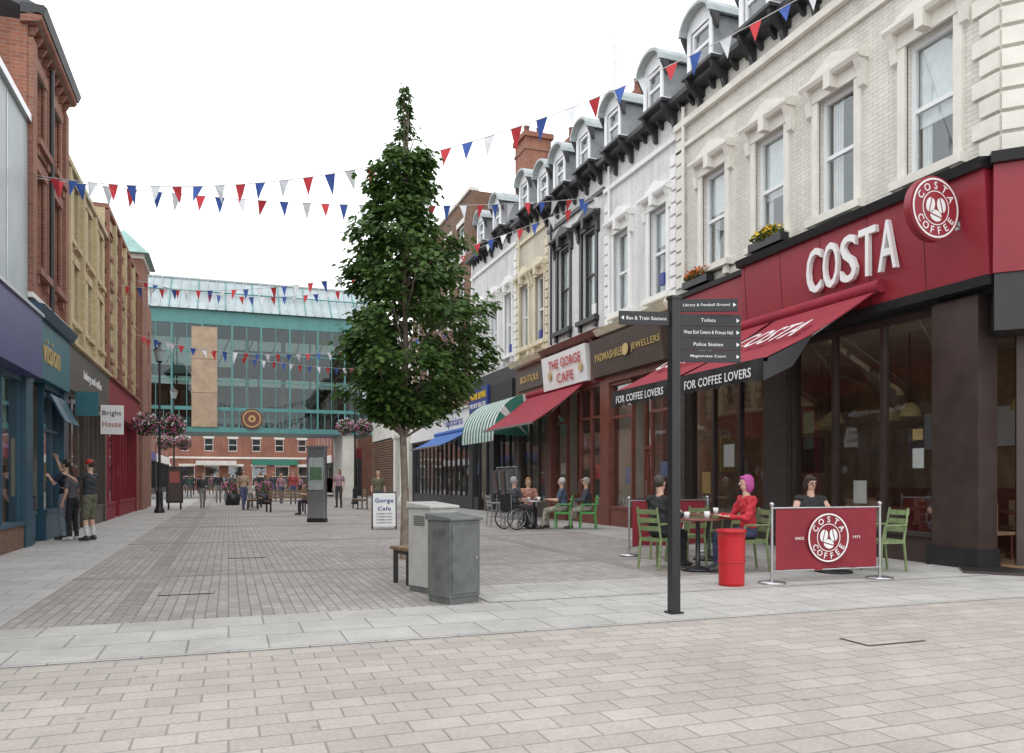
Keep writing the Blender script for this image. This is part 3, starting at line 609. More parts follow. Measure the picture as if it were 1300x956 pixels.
roof(g,17.7,V1,VE+.15,2.2); shell(g,17.7,V1,VE,redbrick)
g.wbox('gable_wall',redbrick,-12.6,-4.0,17.71,18.0,8,VE)
g.wbox('chimney',redbrick,-6.2,-5.0,17.4,18.6,8.3,15); g.wbox('chimney_cap',redbrick2,-6.3,-4.9,17.3,18.7,15,15.3)
for a in(17.72,V1-.36): g.wbox('pilasters',redbrick2,-3.72,-3.6,a,a+.34,5.01,VE-.3)
g.tube('downpipe',blacktrim,g.P(19.5,4.9,.09),g.P(19.5,VE-.1,.09),.05)
shopfront(g,17.7,V1,3.4,tealdark,tealdark,.6,mull=.75,door=18.9,transom=2.4,goods=14)
g.box('fascia',tealshop,17.7,V1,3.4,4.6,-.3,.12); g.prism('fascia_cornice',tealdark,[(-.02,4.6),(.2,4.6),(.3,4.78),(-.02,4.85)],17.7,V1)
g.text('lettering',gold,'vision',g.P(19.3,4.0,.13),XL,1.7,.5)
for u in(19.6,20.5):
    g.hexa('open_windows',tealdark,[g.P(u,3.2,0),g.P(u+.8,3.2,0),g.P(u+.8,3.2,.04),g.P(u,3.2,.04),g.P(u,2.6,.3),g.P(u+.8,2.6,.3),g.P(u+.8,2.6,.34),g.P(u,2.6,.34)])
g.finish()
wins=[(a,a+.55,z,z+1.5) for a in(21.8,22.7,23.9,24.8,26.0,26.9) for z in(5.3,7.3)]
g=block('buff_brick_block',LEFT,V1,28,9.0,buff,wins,buff,darkbrown,frm=bronze,z0=4.6,side='L',signs=[('bakery and coffee',24.8,3,.3,signwhite)],shopargs=dict(goods=20,door=24))
for a in(21.55,23.45,25.5): g.box('piers',buff,a,a+.15,4.7,8.9,0,.12)
g.box('red_course',redbrick2,V1+.01,27.99,6.98,7.1,0,.02)
g.finish()
wins=[(a,a+.6,z,z+1.6) for a in(28.8,30.2,31.6,33,34.4,35.8) for z in(5.3,7.7)]
g=block('buff_and_red_brick_block',LEFT,28,37,10.0,buff,wins,redbrick2,maroon,frm=bronze,z0=4.6,side='L',shopargs=dict(goods=20,door=31))
for i in range(7): g.box('red_bands',redbrick2,28,37,4.9+i*.75,5.05+i*.75,0,.03)
for i,a in enumerate((28,29.7,31.1,32.5,33.9,35.3,36.8)): g.box('brick_piers',buff if i%2 else redbrick2,a,a+.2,4.7,9.95,0,.12)
g.finish()
g=G('corner_turret_building'); g.frame(*LEFT)
ops=[(a,a+.8,z,z+1.6) for a in(38,40,42) for z in(4.6,7)]
g.wall('walls',redbrick2,37,44,0,9.9,ops); [sash(g,*o,fr=teal) for o in ops]
g.wbox('turret',redbrick2,-4.8,-3.55,38.0,40.6,0,11.0); g.wbox('turret_cornice',stone,-4.9,-3.48,37.9,40.7,11.0,11.2)
g.add('turret_roof',tealroof,[(-5.6,37.6,11.2),(-3.25,37.6,11.2),(-3.25,41.0,11.2),(-5.6,41.0,11.2),(-4.43,39.3,12.6)],[(0,1,4),(1,2,4),(2,3,4),(3,0,4),(3,2,1,0)])
g.box('turret_bands',stone,37,44,4.1,4.3,-.02,.08); shell(g,37,44,9.9,redbrick2); g.wbox('front_wall',redbrick2,-12,-4,37.0,37.25,8.8,10.1)
g.finish()
g=G('projecting_shop_sign'); g.wbox('panel',signwhite,-3.5,-2.9,25.6,25.7,2.65,3.5); g.wbox('bracket',steel,-3.7,-3.5,25.63,25.67,3.2,3.3)
g.text('lettering',goodsm[7],'Bright',(-3.2,25.59,3.25),(1,0,0),.5,.18,.004); g.text('lettering',goodsm[0],'House',(-3.2,25.59,2.95),(1,0,0),.5,.17,.004); g.finish()
g=G('projecting_shop_sign'); g.wbox('panel',tealshop,-3.55,-3.05,21.9,22.0,2.9,3.5); g.wbox('bracket',steel,-3.7,-3.5,21.93,21.97,3.2,3.3); g.finish()
# ------------------------------------------------------------------ BRIDGE
g=G('glazed_footbridge'); Y=60; x0,x1=-5.8,10.3; zb,z1,z2=4.75,12.4,13.4
g.wbox('deck',teal,x0,x1,Y,Y+6,zb,zb+.35); g.wbox('floor_slab',interior,x0,x1,Y+.2,Y+5.8,6.2,6.5); g.wbox('mid_floor',interior,x0,x1,Y+1.4,Y+5.8,9.35,9.6)
g.wbox('fascia_band',teal,x0,x1,Y,Y+.2,z1,z2); g.wbox('low_band',teal,x0,x1,Y,Y+.2,6.3,6.55); g.wbox('fascia_band',teal,x0,x1,Y+5.8,Y+6,z1,z2)
n=8
for i in range(n+1):
    x=x0+(x1-x0-.12)*i/n; g.wbox('mullions',teal,x,x+.12,Y-.03,Y+.18,zb+.35,z1); g.wbox('mullions',teal,x,x+.12,Y+5.82,Y+5.97,zb+.35,z1)
for k in range(4*n+1):
    x=x0+(x1-x0-.05)*k/(4*n); g.wbox('thin_mullions',teal,x,x+.05,Y+.02,Y+.12,zb+.35,6.3)
for k in range(2*n+1):
    x=x0+(x1-x0-.05)*k/(2*n); g.wbox('thin_mullions',teal,x,x+.05,Y+.02,Y+.12,6.55,z1)
for z in(8.4,10.4): g.wbox('transoms',teal,x0,x1,Y+.03,Y+.11,z,z+.07)
for yy in(Y,Y+5.8): g.wbox('glass',bridgeglass,x0,x1,yy+.07,yy+.09,zb+.35,z1)
g.wbox('corridor_wall',brownbrick,x0,x1,Y+4.6,Y+4.8,6.5,8.6)
for i in range(9): g.wbox('corridor_windows',room,x0+.6+i*1.8,x0+1.5+i*1.8,Y+4.55,Y+4.59,6.9,8.1)
for i in range(10): g.tube('roof_struts',lead,(x0+i*1.7,Y+.4,9.6),(x0+i*1.7+.9,Y+3,12.3),.05,n=6)
g.wbox('upper_back_wall',interior,x0+6,x1,Y+4.6,Y+4.8,9.6,11.4)
g.add('canted_roof',glassroof,[(x0,Y-.3,z2),(x1,Y-.3,z2),(x1,Y+3,16.2),(x0,Y+3,16.2),(x1,Y+6.3,z2),(x0,Y+6.3,z2)],[(0,1,2,3),(3,2,4,5)])
for i in range(27):
    x=x0+(x1-x0)*i/26; g.hexa('roof_ribs',glassroof if i%3 else teal,[(x,Y-.3,z2+.02),(x+.07,Y-.3,z2+.02),(x+.07,Y+3,16.22),(x,Y+3,16.22),(x,Y-.3,z2+.1),(x+.07,Y-.3,z2+.1),(x+.07,Y+3,16.3),(x,Y+3,16.3)])
g.tube('roof_rails',teal,(x0,Y+1.3,15.0),(x1,Y+1.3,15.0),.05); g.tube('ridge',lead,(x0,Y+3,16.25),(x1,Y+3,16.25),.1)
g.wbox('plywood_panel',plywood,-2.45,-.75,Y-.08,Y-.035,5.1,12.2)
for z in(7.5,9.9): g.wbox('plywood_joints',darkbrown,-2.45,-.75,Y-.085,Y-.081,z,z+.03)
g.tube('emblem',redwood,(1.6,Y-.12,5.75),(1.6,Y-.03,5.75),.75,.75,28); disc(g,'emblem_ring',gold,(1.6,Y-.14,5.75),(0,-1,0),.62,.54,.02)
disc(g,'emblem_ring',gold,(1.6,Y-.14,5.75),(0,-1,0),.25,.12,.02)
g.wbox('stone_pier',redbrick2,-7.2,-5.8,Y-1,Y+6.5,0,13.0); g.wbox('white_pier',column,8.1,9.0,Y+.2,Y+5.8,0,zb)
for i in range(6): g.wbox('interior_columns',column,-4+i*2.6,-3.75+i*2.6,Y+2.8,Y+3.05,zb+.35,z1)
g.finish()
# ------------------------------------------------------------------ FAR
g=G('red_brick_station_building'); g.frame((0,112),(1,0),(0,-1))
ops=[(a,a+1.1,z,z+1.7) for a in range(-24,34,3) for z in(5.2,)]+[(a,a+1.8,.5,3.2) for a in range(-24,34,3)]
g.wall('walls',redbrick,-26,36,0,8,ops)
for o in ops: sash(g,*o); g.box('arches',stone,o[0]-.15,o[1]+.15,o[3],o[3]+.3,-.02,.06)
g.box('bands',stone,-26,36,4.2,4.45,-.02,.08); g.box('bands',stone,-26,36,7.4,7.6,-.02,.08); g.prism('roof',slate,[(.4,8),(-4,10),(-8,8)],-26,36)
g.box('shop_canopy',column,-4,1,3.3,3.9,0,1.5); g.box('shop_sign',green,3,9,3.4,4.1,.0,.3)
g.finish()
def farside(name,x,s,y0,y1,h,m,fc):
    g=G(name); g.frame((x,0),(0,1),(s,0))
    ops=[(a,a+1.2,5.2,7) for a in range(int(y0)+1,int(y1)-1,3)]
    g.wall('walls',m,y0,y1,4,h,ops); [sash(g,*o) for o in ops]; shopfront(g,y0,y1,3.2,blacktrim,blacktrim,.5,mull=1.5,goods=30); g.box('fascia',fc,y0,y1,3.2,4,-.3,.1); shell(g,y0,y1,h,m); g.finish()
farside('far_brick_shop',-6.8,1,67,85,8.5,redbrick2,blue); farside('far_brick_shop',-6.8,1,86,104,7.5,redbrick,signwhite); farside('far_brick_shop',10.3,-1,67,84,8,redbrick2,maroon); farside('far_brick_shop',10.3,-1,85,102,8,redbrick,signwhite)
g=G('purple_market_stall'); pm=MT('purple_canvas',(.28,.06,.25),.8)
for y in(66.5,70):
    g.add('canopy',pm,[(6.6,y,3.4),(9.6,y,4.3),(9.6,y+3,4.3),(6.6,y+3,3.4),(6.6,y,3.1),(6.6,y+3,3.1)],[(0,1,2,3),(0,3,5,4)])
    for yy in(y,y+2.95): g.tube('legs',steel,(6.65,yy,0),(6.65,yy,3.3),.04)
    for k in range(14): q=rnd(7,9); w_=rnd(1,2.8); g.wbox('goods',random.choice(goodsm),q,q+.5,y+.1,y+w_,.3,rnd(.9,1.6))
g.finish()
# ------------------------------------------------------------------ TREE
def sycamore():
    T=Vector((2.72,12.8,0)); g=G('sycamore_tree')
    prof=[(2.25,.3,.3),(2.5,.65,.9),(2.9,1.1,1.3),(3.4,1.15,1.45),(4.0,1.12,1.45),(4.5,1.12,1.25),(4.9,1.0,1.05),(5.2,.9,.9),(5.5,.85,.7),(5.9,.68,.58),(6.4,.62,.58),(6.75,.46,.5),(6.92,.16,.22),(7.2,.08,.14),(7.5,.08,.12),(7.85,.03,.04)]
    def rad(z,side):
        for a,b in zip(prof[:-1],prof[1:]):
            if a[0]<=z<=b[0]:
                t=(z-a[0])/(b[0]-a[0]); return (a[1]+(b[1]-a[1])*t) if side<0 else (a[2]+(b[2]-a[2])*t)
        return .04
    pts=[T,T+Vector((.02,0,1.0)),T+Vector((-.02,.02,2.2)),T+Vector((.03,0,3.4)),T+Vector((.0,.03,5)),T+Vector((.05,0,6.6)),T+Vector((.08,-.02,7.8))]
    rr=[.078,.062,.055,.047,.034,.02,.005]
    for a,b,r0,r1 in zip(pts[:-1],pts[1:],rr[:-1],rr[1:]): g.tube('trunk',bark,a,b,r0,r1,12)
    R_=Vector((.941,-.339,0)); F_=Vector((.339,.941,0))
    vs=[];fs=[];clumps=[]
    zs=[2.35+5.4*(i/340.)**1.3 for i in range(340)]
    for i,z in enumerate(zs):
        z+=rnd(-.08,.08)
        ang=rnd(0,6.283); ca,sa=math.cos(ang),math.sin(ang); R0=rad(z,ca)
        q=rnd(.15,1.0)**.5; bump=1+.13*math.sin(ang*3+z*4)+.1*math.sin(ang*5-z*7)+rnd(-.06,.1)
        Rr=max(.01,R0*bump-(.12 if z<6.8 else .04))
        c=T+R_*ca*Rr*q+F_*sa*Rr*q+Vector((0,0,z)); clumps.append((c,R0,z))
        zt=max(2.0,z-.6*R0-.2); tz=Vector((T.x,T.y,zt))
        if i%3==0:
            mid=(tz+c)/2+Vector((0,0,-.05)); g.tube('branches',bark,tz,mid,.018,.012,5); g.tube('branches',bark,mid,c,.012,.004,5)
    for c,R0,z in clumps:
        cr=rnd(.17,.28) if z<5.5 else (.18 if z<6.7 else .07); nn=int(66 if z<5.5 else (50 if z<6.8 else 9))
        out=(c-Vector((T.x,T.y,c.z)))
        for k in range(nn):
            v=Vector((random.gauss(0,.5),random.gauss(0,.5),random.gauss(0,.36)))*cr; p=c+v
            if p.z<2.2: continue
            o=Vector((v.x+out.x*.5,v.y+out.y*.5,0))
            if o.length<1e-3: o=Vector((1,0,0))
            o.normalize(); a=(o+Vector((rnd(-.7,.7),rnd(-.7,.7),rnd(-1.0,-.1)))).normalized()
            up=Vector((rnd(-.4,.4),rnd(-.4,.4),1)); b=a.cross(up).normalized(); nrm=b.cross(a)
            s=rnd(.055,.1) if z<6.8 else rnd(.04,.07); j=len(vs)
            L=[(0,0,0),(.15,.45,.02),(.42,.85,-.1),(.55,.4,0),(1.0,.55,-.12),(1.25,0,-.18),(1.0,-.55,-.12),(.55,-.4,0),(.42,-.85,-.1),(.15,-.45,.02)]
            vs+=[p+a*(x*s)+b*(y*.75*s)+nrm*(zz*s) for x,y,zz in L]
            fs+=[(j,j+1,j+2,j+3),(j,j+3,j+4,j+5),(j,j+5,j+6,j+7),(j,j+7,j+8,j+9)]
    g.add('leaves',treeleaf,vs,fs); return g.finish()
sycamore()
# ------------------------------------------------------------------ BUNTING
fl=[MT('red_flag_cloth',(.5,.035,.045),.8),MT('blue_flag_cloth',(.04,.09,.33),.8),MT('white_flag_cloth',(.66,.67,.69),.8)]
cordm=MT('cord_white',(.5,.5,.49),.8)
def bunting(p0,p1,sag,sp=.45,sz=.34):
    g=G('bunting_line'); p0=Vector(p0);p1=Vector(p1);L=(p1-p0).length; n=int(L/.6)
    P=lambda t:p0.lerp(p1,t)-Vector((0,0,sag*4*t*(1-t)))
    pts=[P(i/n) for i in range(n+1)]; g.path('cord',cordm,pts,.008,5)
    t=.02;k=0
    while t<.985:
        a=P(t); b=P(t+sz*.62/L); d=(b-a).normalized(); m=(a+b)/2; side=d.cross(Vector((0,0,1))).normalized()
        tip=m-Vector((0,0,sz*rnd(.95,1.15)))+side*rnd(-.14,.14)+d*rnd(-.06,.06)
        g.add('flags',fl[k%3],[a,b,(b+tip)/2+side*rnd(-.025,.025),tip,(a+tip)/2],[(0,1,2,4),(4,2,3)]); k+=1; t+=sp*rnd(.85,1.15)/L
    g.finish()
bunting((-3.6,17.9,7.35),(10.2,10.4,10.15),1.5,.46)
bunting((-3.6,17.9,7.3),(10.2,20.5,9.5),.4,.46)
bunting((-3.6,30,8.0),(10.2,20.5,9.55),1.1,.46)
bunting((-3.6,36,9.6),(10.2,30,11.0),1.4,.46)
bunting((-3.6,37,7.4),(10.2,34,8.3),1.0,.46)
bunting((-3.6,35,7.2),(10.2,42,7.5),.6,.46)
# ------------------------------------------------------------------ STREET FURNITURE
def cabinet(name,x,y,ang,w,d,h,m,doors=1):
    g=G(name,Matrix.Translation((x,y,0))@Matrix.Rotation(math.radians(ang),4,'Z'))
    g.wbox('plinth',cabD,-w/2+.01,w/2-.01,-d/2+.01,d/2-.01,0,.07)
    g.wbox('body',m,-w/2,w/2,-d/2,d/2,.07,h)
    g.hexa('lid',m,[(-w/2-.02,-d/2-.03,h),(w/2+.02,-d/2-.03,h),(w/2+.02,d/2+.02,h),(-w/2-.02,d/2+.02,h),(-w/2-.02,-d/2-.03,h+.03),(w/2+.02,-d/2-.03,h+.03),(w/2+.02,d/2+.02,h+.07),(-w/2-.02,d/2+.02,h+.07)])
    for i in range(doors):
        a=-w/2+.02+i*(w-.04)/doors; b=a+(w-.04)/doors-.01
        g.wbox('doors',m,a,b,-d/2-.014,-d/2-.001,.11,h-.04); g.tube('locks',steel,(b-.04,-d/2-.014,h*.55),(b-.04,-d/2-.03,h*.55),.012)
        for zz in(.25,h-.2): g.tube('hinges',m,(a+.01,-d/2-.02,zz),(a+.01,-d/2-.02,zz+.08),.01)
    for i in range(6): g.wbox('vents',cabD,-w/2-.006,-w/2-.001,-d*.25,d*.25,h-.2+i*.02,h-.19+i*.02)
    g.finish(.008,('body','lid','doors'))
cabinet('utility_cabinet',2.27,8.15,22,.4,.4,.88,cabD); cabinet('utility_cabinet',2.25,9.0,22,.38,.44,.98,cabL,1)
g=G('street_bench',Matrix.Translation((2.45,9.85,0))@Matrix.Rotation(math.radians(15),4,'Z'))
for i in range(4): g.wbox('seat_slats',woodseat,-.48,.48,-.22+i*.115,-.12+i*.115,.43,.47)
for x in(-.42,.42):
    g.wbox('leg',black,x-.025,x+.025,-.2,-.15,0,.43); g.wbox('leg',black,x-.025,x+.025,.15,.2,0,.43); g.wbox('stretcher',black,x-.025,x+.025,-.15,.15,.38,.43)
g.finish(.004)
g=G('finger_signpost'); px,py=4.08,6.68
g.wbox('post',black,px-.045,px+.045,py-.045,py+.045,0,3.06); g.wbox('cap',black,px-.055,px+.055,py-.055,py+.055,3.06,3.09); g.wbox('base',black,px-.07,px+.07,py-.07,py+.07,.012,.025)
def finger(z,h,L,ang,txt,left=False):
    A=math.radians(ang); X=Vector((math.cos(A),math.sin(A),0)); s=-1 if left else 1; N=X.cross(Vector((0,0,1)))
    c=Vector((px,py,0)); a=c+X*s*.05; b=c+X*s*(L+.05); t=N*.012
    z0=z-h/2;z1=z+h/2; e=Vector((0,0,1))
    g.hexa('fingers',black,[a+t+e*z0,b+t+e*z0,b-t+e*z0,a-t+e*z0,a+t+e*z1,b+t+e*z1,b-t+e*z1,a-t+e*z1])
    g.text('lettering',signwhite,txt,(a+b)/2-X*s*.02+N*.014+e*z,X,min(L*.8,len(txt)*.021),.034,.001)
    m=b-X*s*.03+N*.015+e*z; g.add('lettering',signwhite,[m+X*s*.015,m-X*s*.015+e*.02,m-X*s*.015-e*.02],[(0,1,2)])
finger(2.87,.13,.5,-12,'Bus & Train Stations',True); finger(3.0,.12,.56,-23,'Library & Football Ground')
for i,t in enumerate(('Toilets','West End Centre & Princes Hall','Police Station','Magistrates Court')): finger(2.865-i*.118,.112,.62,-14,t)
g.finish()
def barrier(name,xa,xb,y,yb):
    g=G(name)
    for x,yy in((xa,y),(xb,yb)):
        g.lathe('post_base',steel,(x,yy,.012),[(.0,0),(.17,0),(.17,.02),(.05,.04),(.0,.04)]); g.tube('post',steel,(x,yy,.04),(x,yy,.98),.018); g.sph('finial',steel,(x,yy,1.0),.03)
    n=24; vs=[]
    A=Vector((xa+.06,y,0));B=Vector((xb-.06,yb,0)); N=(B-A).cross(Vector((0,0,1))).normalized()
    for i in range(n+1):
        p=A.lerp(B,i/n); k=.014*math.sin(i*.8); vs+=[p+N*k+Vector((0,0,.17+.012*math.sin(i*.5))),p+N*k*.3+Vector((0,0,.56)),p+Vector((0,0,.95))]
    g.add('banner',maroon,vs,[(3*i+j,3*i+3+j,3*i+4+j,3*i+1+j) for i in range(n) for j in(0,1)],True)
    g.tube('rail',steel,(xa,y,.955),(xb,yb,.955),.012); g.tube('rail',steel,(xa,y,.165),(xb,yb,.165),.01)
    c=(A+B)/2+Vector((0,0,.57)); logo(g,c+N*.022,N,.32,bg=maroon)
    X=(B-A).normalized()
    g.text('logo',signwhite,'SINCE',c+N*.022-X*.44,X,.13,.035,.001); g.text('logo',signwhite,'1971',c+N*.022+X*.44,X,.11,.035,.001)
    g.finish()
barrier('cafe_barrier',6.38,8.05,8.15,8.1); barrier('cafe_barrier',6.45,8.15,12.0,12.2)
g=G('red_litter_bin'); g.lathe('body',binred,(5.82,8.2,0),[(0,.012),(.155,.012),(.155,.05),(.165,.6),(.17,.66),(.178,.66),(.178,.7),(.15,.7),(.145,.6),(0,.58)],28); g.lathe('hoop',binred,(5.82,8.2,0),[(.168,.3),(.172,.31),(.168,.32)],28); g.finish()
def chair(x,y,ang,m,z=0.01,name='cafe_chair'):
    g=G(name,Matrix.Translation((x,y,z))@Matrix.Rotation(math.radians(ang),4,'Z'))
    for sx in(-.19,.19):
        g.tube('legs',m,(sx,.19,0),(sx,.18,.44),.018,.02,8); g.tube('legs',m,(sx*1.0,-.24,0),(sx,-.19,.44),.018,.02,8); g.tube('back_posts',m,(sx,-.19,.44),(sx*.95,-.27,.9),.018,.015,8)
        g.tube('arm_rests',m,(sx*1.12,-.22,.66),(sx*1.12,.14,.66),.016,.016,8); g.tube('arm_rests',m,(sx*1.12,.14,.66),(sx,.17,.44),.014,.014,8)
    for i in range(5): g.wbox('seat',m,-.2,.2,-.2+i*.08,-.13+i*.08,.43,.455)
    g.wbox('seat_frame',m,-.2,.2,-.2,.2,.405,.428)
    for zz in(.56,.68,.8): g.hexa('back_slats',m,[(-.19,-.205-(zz-.44)*.17-.01,zz),(.19,-.205-(zz-.44)*.17-.01,zz),(.19,-.19-(zz-.44)*.17,zz),(-.19,-.19-(zz-.44)*.17,zz),(-.19,-.217-(zz-.44)*.17-.01,zz+.07),(.19,-.217-(zz-.44)*.17-.01,zz+.07),(.19,-.202-(zz-.44)*.17,zz+.07),(-.19,-.202-(zz-.44)*.17,zz+.07)])
    g.finish()
def table(x,y,m=steel,r=.35):
    g=G('cafe_table'); g.lathe('base',black,(x,y,.012),[(0,0),(.24,0),(.22,.03),(.035,.06),(.03,.7),(.08,.72),(0,.72)]); g.lathe('top',m,(x,y,.73),[(0,0),(r,0),(r,.025),(0,.025)],28)
    g.lathe('cup',signwhite,(x+.1,y-.08,.757),[(0,0),(.035,0),(.045,.1),(.04,.1),(.03,.01)]); g.lathe('cup',signwhite,(x-.12,y+.1,.757),[(0,0),(.035,0),(.045,.09),(.04,.09),(.03,.01)]); g.finish()
table(6.35,9.75,redwood); table(7.35,11.0,redwood); table(8.0,8.85,redwood)
chair(6.98,9.45,80,greenchair); chair(5.95,10.15,-70,greenchair); chair(6.75,11.2,-80,greenchair); chair(7.9,11.3,80,greenchair); chair(8.05,9.42,165,greenchair); chair(8.75,8.75,85,greenchair); chair(8.9,9.9,60,greenchair); chair(6.7,10.6,10,greenchair)
table(7.75,19.75,steel); chair(8.4,19.33,60,limegreen); chair(9.0,19.08,70,limegreen); chair(7.1,21,-90,steel); chair(8.2,21.5,90,steel); chair(7.9,20.62,170,steel)
g=G('pavement_sign',Matrix.Translation((3.9,20.9,.01))@Matrix.Rotation(math.radians(-8),4,'Z'))
for s in(-1,1):
    g.hexa('panel',signwhite,[(-.3,s*.22,.08),(.3,s*.22,.08),(.3,s*.2,.08),(-.3,s*.2,.08),(-.3,s*.05,.95),(.3,s*.05,.95),(.3,s*.03,.95),(-.3,s*.03,.95)])
    for x in(-.31,.31): g.tube('frame',black,(x,s*.235,0),(x,s*.04,.98),.015)
g.tube('frame',black,(-.31,0,.98),(.31,0,.98),.017)
g.text('lettering',blue,'Gorge',(0,-.105,.75),(1,0,0),.48,.14,.003,(0,.19,.98)); g.text('lettering',blue,'Cafe',(0,-.145,.55),(1,0,0),.34,.1,.003,(0,.19,.98))
for i in range(4): g.text('lettering',black,'breakfast lunch',(0,-.17-i*.012,.42-i*.08),(1,0,0),.4,.035,.003,(0,.19,.98))
g.finish()
g=G('information_totem',Matrix.Translation((2.6,25.1,.01))@Matrix.Rotation(math.radians(-30),4,'Z'))
g.wbox('body',steel,-.28,.28,-.1,.1,0,2.3); g.wbox('screen',goodsm[6],-.24,.24,-.115,-.101,1.0,2.0); g.wbox('map',goodsm[3],-.2,.2,-.119,-.116,1.3,1.7); g.wbox('glass',glass,-.25,.25,-.13,-.125,.98,2.02); g.wbox('plinth',black,-.29,.29,-.12,.12,.0,.12); g.wbox('cap',steel,-.32,.32,-.14,.14,2.3,2.36)
g.finish(.006,('body',))
def lamp(x,y,h,baskets=True,bh=3.5):
    g=G('street_lamp'); g.lathe('base',black,(x,y,0),[(.0,0),(.2,0),(.2,.1),(.14,.2),(.12,.7),(.14,.75),(.08,.9),(.06,1.0)],16); g.tube('column',black,(x,y,1),(x,y,h-.6),.055,.04,12)
    g.lathe('lantern',black,(x,y,h-.6),[(.04,0),(.12,.06),(.14,.08)],6); g.lathe('lantern_glass',glassroof,(x,y,h-.52),[(.12,0),(.22,.42)],6); g.lathe('lantern_cap',black,(x,y,h-.1),[(.25,0),(.12,.14),(.05,.16),(.03,.28),(0,.3)],6)
    g.finish()
    if baskets:
        for s in(-1,1):
            b=G('hanging_flower_basket'); cx=x+s*.5
            b.tube('arm',black,(x,y,bh+.5),(cx,y,bh+.5),.02)
            for k in(-.2,.2): b.tube('chains',black,(cx,y,bh+.5),(cx+k,y,bh),.008)
            b.lathe('bowl',black,(cx,y,bh-.25),[(0,0),(.15,.03),(.28,.15),(.3,.25)],14)
            b.leaves('leaves',leafm,(cx,y,bh),(.5,.5,.45),600,.12); b.leaves('flowers',pink,(cx,y,bh),(.53,.53,.45),260,.11); b.leaves('flowers',whitep,(cx,y,bh+.1),(.53,.53,.45),240,.11); b.finish()
lamp(-2.6,34.5,6.6,True,3.5); lamp(6.5,43.4,6.6,True,4.2); lamp(-3.0,50,6.6,True,3.5)
g=G('poster_display_board'); g.wbox('frame',black,-2.6,-1.9,38,38.12,.3,1.9); g.wbox('poster',darkbrown,-2.53,-1.97,37.98,37.995,.38,1.82); g.wbox('poster_picture',goodsm[0],-2.45,-2.05,37.97,37.978,1.2,1.7)
for x in(-2.5,-2.0): g.tube('legs',black,(x,38.07,0),(x,38.07,.35),.04)
g.finish()
def bench(x,y,ang):
    g=G('park_bench',Matrix.Translation((x,y,0.01))@Matrix.Rotation(math.radians(ang),4,'Z'))
    for i in range(4): g.wbox('seat_slats',woodseat,-.8,.8,-.2+i*.11,-.11+i*.11,.42,.455)
    for i in range(3): g.wbox('backrest',woodseat,-.8,.8,-.26,-.23,.55+i*.12,.64+i*.12)
    for sx in(-.7,.7): g.wbox('legs',black,sx-.03,sx+.03,-.25,-.2,0,.9); g.wbox('legs',black,sx-.03,sx+.03,.16,.21,0,.45); g.wbox('legs',black,sx-.03,sx+.03,-.2,.16,.38,.42)
    g.finish()
for p in((1.0,37,90),(1.3,40,-90),(2.2,34,20),(5.6,36,90),(3.0,30.5,-90)): bench(*p)
for (x,y) in((.2,44),(1.8,45),(4.5,46)):
    g=G('flower_planter'); g.lathe('tub',black,(x,y,0),[(0,0),(.35,0),(.45,.6),(.4,.6)],16); g.leaves('leaves',leafm,(x,y,.85),(.5,.5,.4),350,.13); g.leaves('flowers',pink,(x,y,.95),(.5,.5,.35),150,.12); g.finish()
g=G('clothes_rail')
for x,y in((8.9,24.3),(8.9,26.3)): g.tube('frame',steel,(x,y,0.01),(x,y,1.75),.018); g.tube('frame',steel,(x-.3,y,.03),(x+.3,y,.03),.018)
g.tube('frame',steel,(8.9,24.3,1.75),(8.9,26.3,1.75),.018)
gar=[MT('garment_%d'%i,c,.9,var=.2,scale=9) for i,c in enumerate([(.12,.12,.12),(.2,.2,.19),(.05,.05,.06),(.16,.1,.08)])]
for i in range(9):
    y=24.5+i*.2; m=gar[i%4]; zb_=rnd(.7,1.0)
    g.hexa('garments',m,[(8.74,y-.05,zb_),(9.06,y-.05,zb_),(9.06,y+.05,zb_),(8.74,y+.05,zb_),(8.67,y-.02,1.6),(9.13,y-.02,1.6),(9.13,y+.02,1.6),(8.67,y+.02,1.6)])
    g.hexa('garments',m,[(8.67,y-.018,1.602),(9.13,y-.018,1.602),(9.13,y+.018,1.602),(8.67,y+.018,1.602),(8.85,y-.01,1.7),(8.95,y-.01,1.7),(8.95,y+.01,1.7),(8.85,y+.01,1.7)])
g.finish()
def wheel(g,part,c,ax,r,rt,n=24,m=black):
    c=Vector(c);A=Vector(ax).normalized();X=A.orthogonal().normalized();Yv=A.cross(X)
    pts=[c+X*r*math.cos(6.28318*i/n)+Yv*r*math.sin(6.28318*i/n) for i in range(n+1)]; g.path(part,m,pts,rt,8)
    for i in range(0,n,3): g.tube(part+'_spokes',steel,c,pts[i],.004,.004,4)
    g.tube(part+'_hub',steel,c-A*.03,c+A*.03,.03)
WC=Matrix.Translation((7.1,19.6,.01))@Matrix.Rotation(math.radians(-75),4,'Z')
g=G('wheelchair',WC)
for s in(-1,1):
    wheel(g,'rear_wheel',(s*.29,-.1,.3),(1,0,0),.29,.016); wheel(g,'push_rim',(s*.33,-.1,.3),(1,0,0),.25,.008,m=steel); wheel(g,'castor',(s*.24,.38,.09),(1,0,0),.08,.016,12)
    g.tube('frame',steel,(s*.24,-.22,.2),(s*.24,-.25,.95),.013); g.tube('frame',steel,(s*.24,-.22,.48),(s*.24,.25,.48),.013); g.tube('frame',steel,(s*.24,.25,.48),(s*.2,.5,.12),.013); g.tube('frame',steel,(s*.24,.38,.18),(s*.24,.25,.48),.013)
    g.tube('push_handle',black,(s*.24,-.25,.94),(s*.24,-.38,.94),.018); g.tube('armrest',black,(s*.25,-.2,.7),(s*.25,.15,.7),.025); g.wbox('footplate',black,s*.2-.07,s*.2+.07,.45,.6,.1,.12)
g.wbox('seat',black,-.23,.23,-.22,.22,.46,.5); g.wbox('back',black,-.23,.23,-.27,-.245,.5,.92); g.finish()
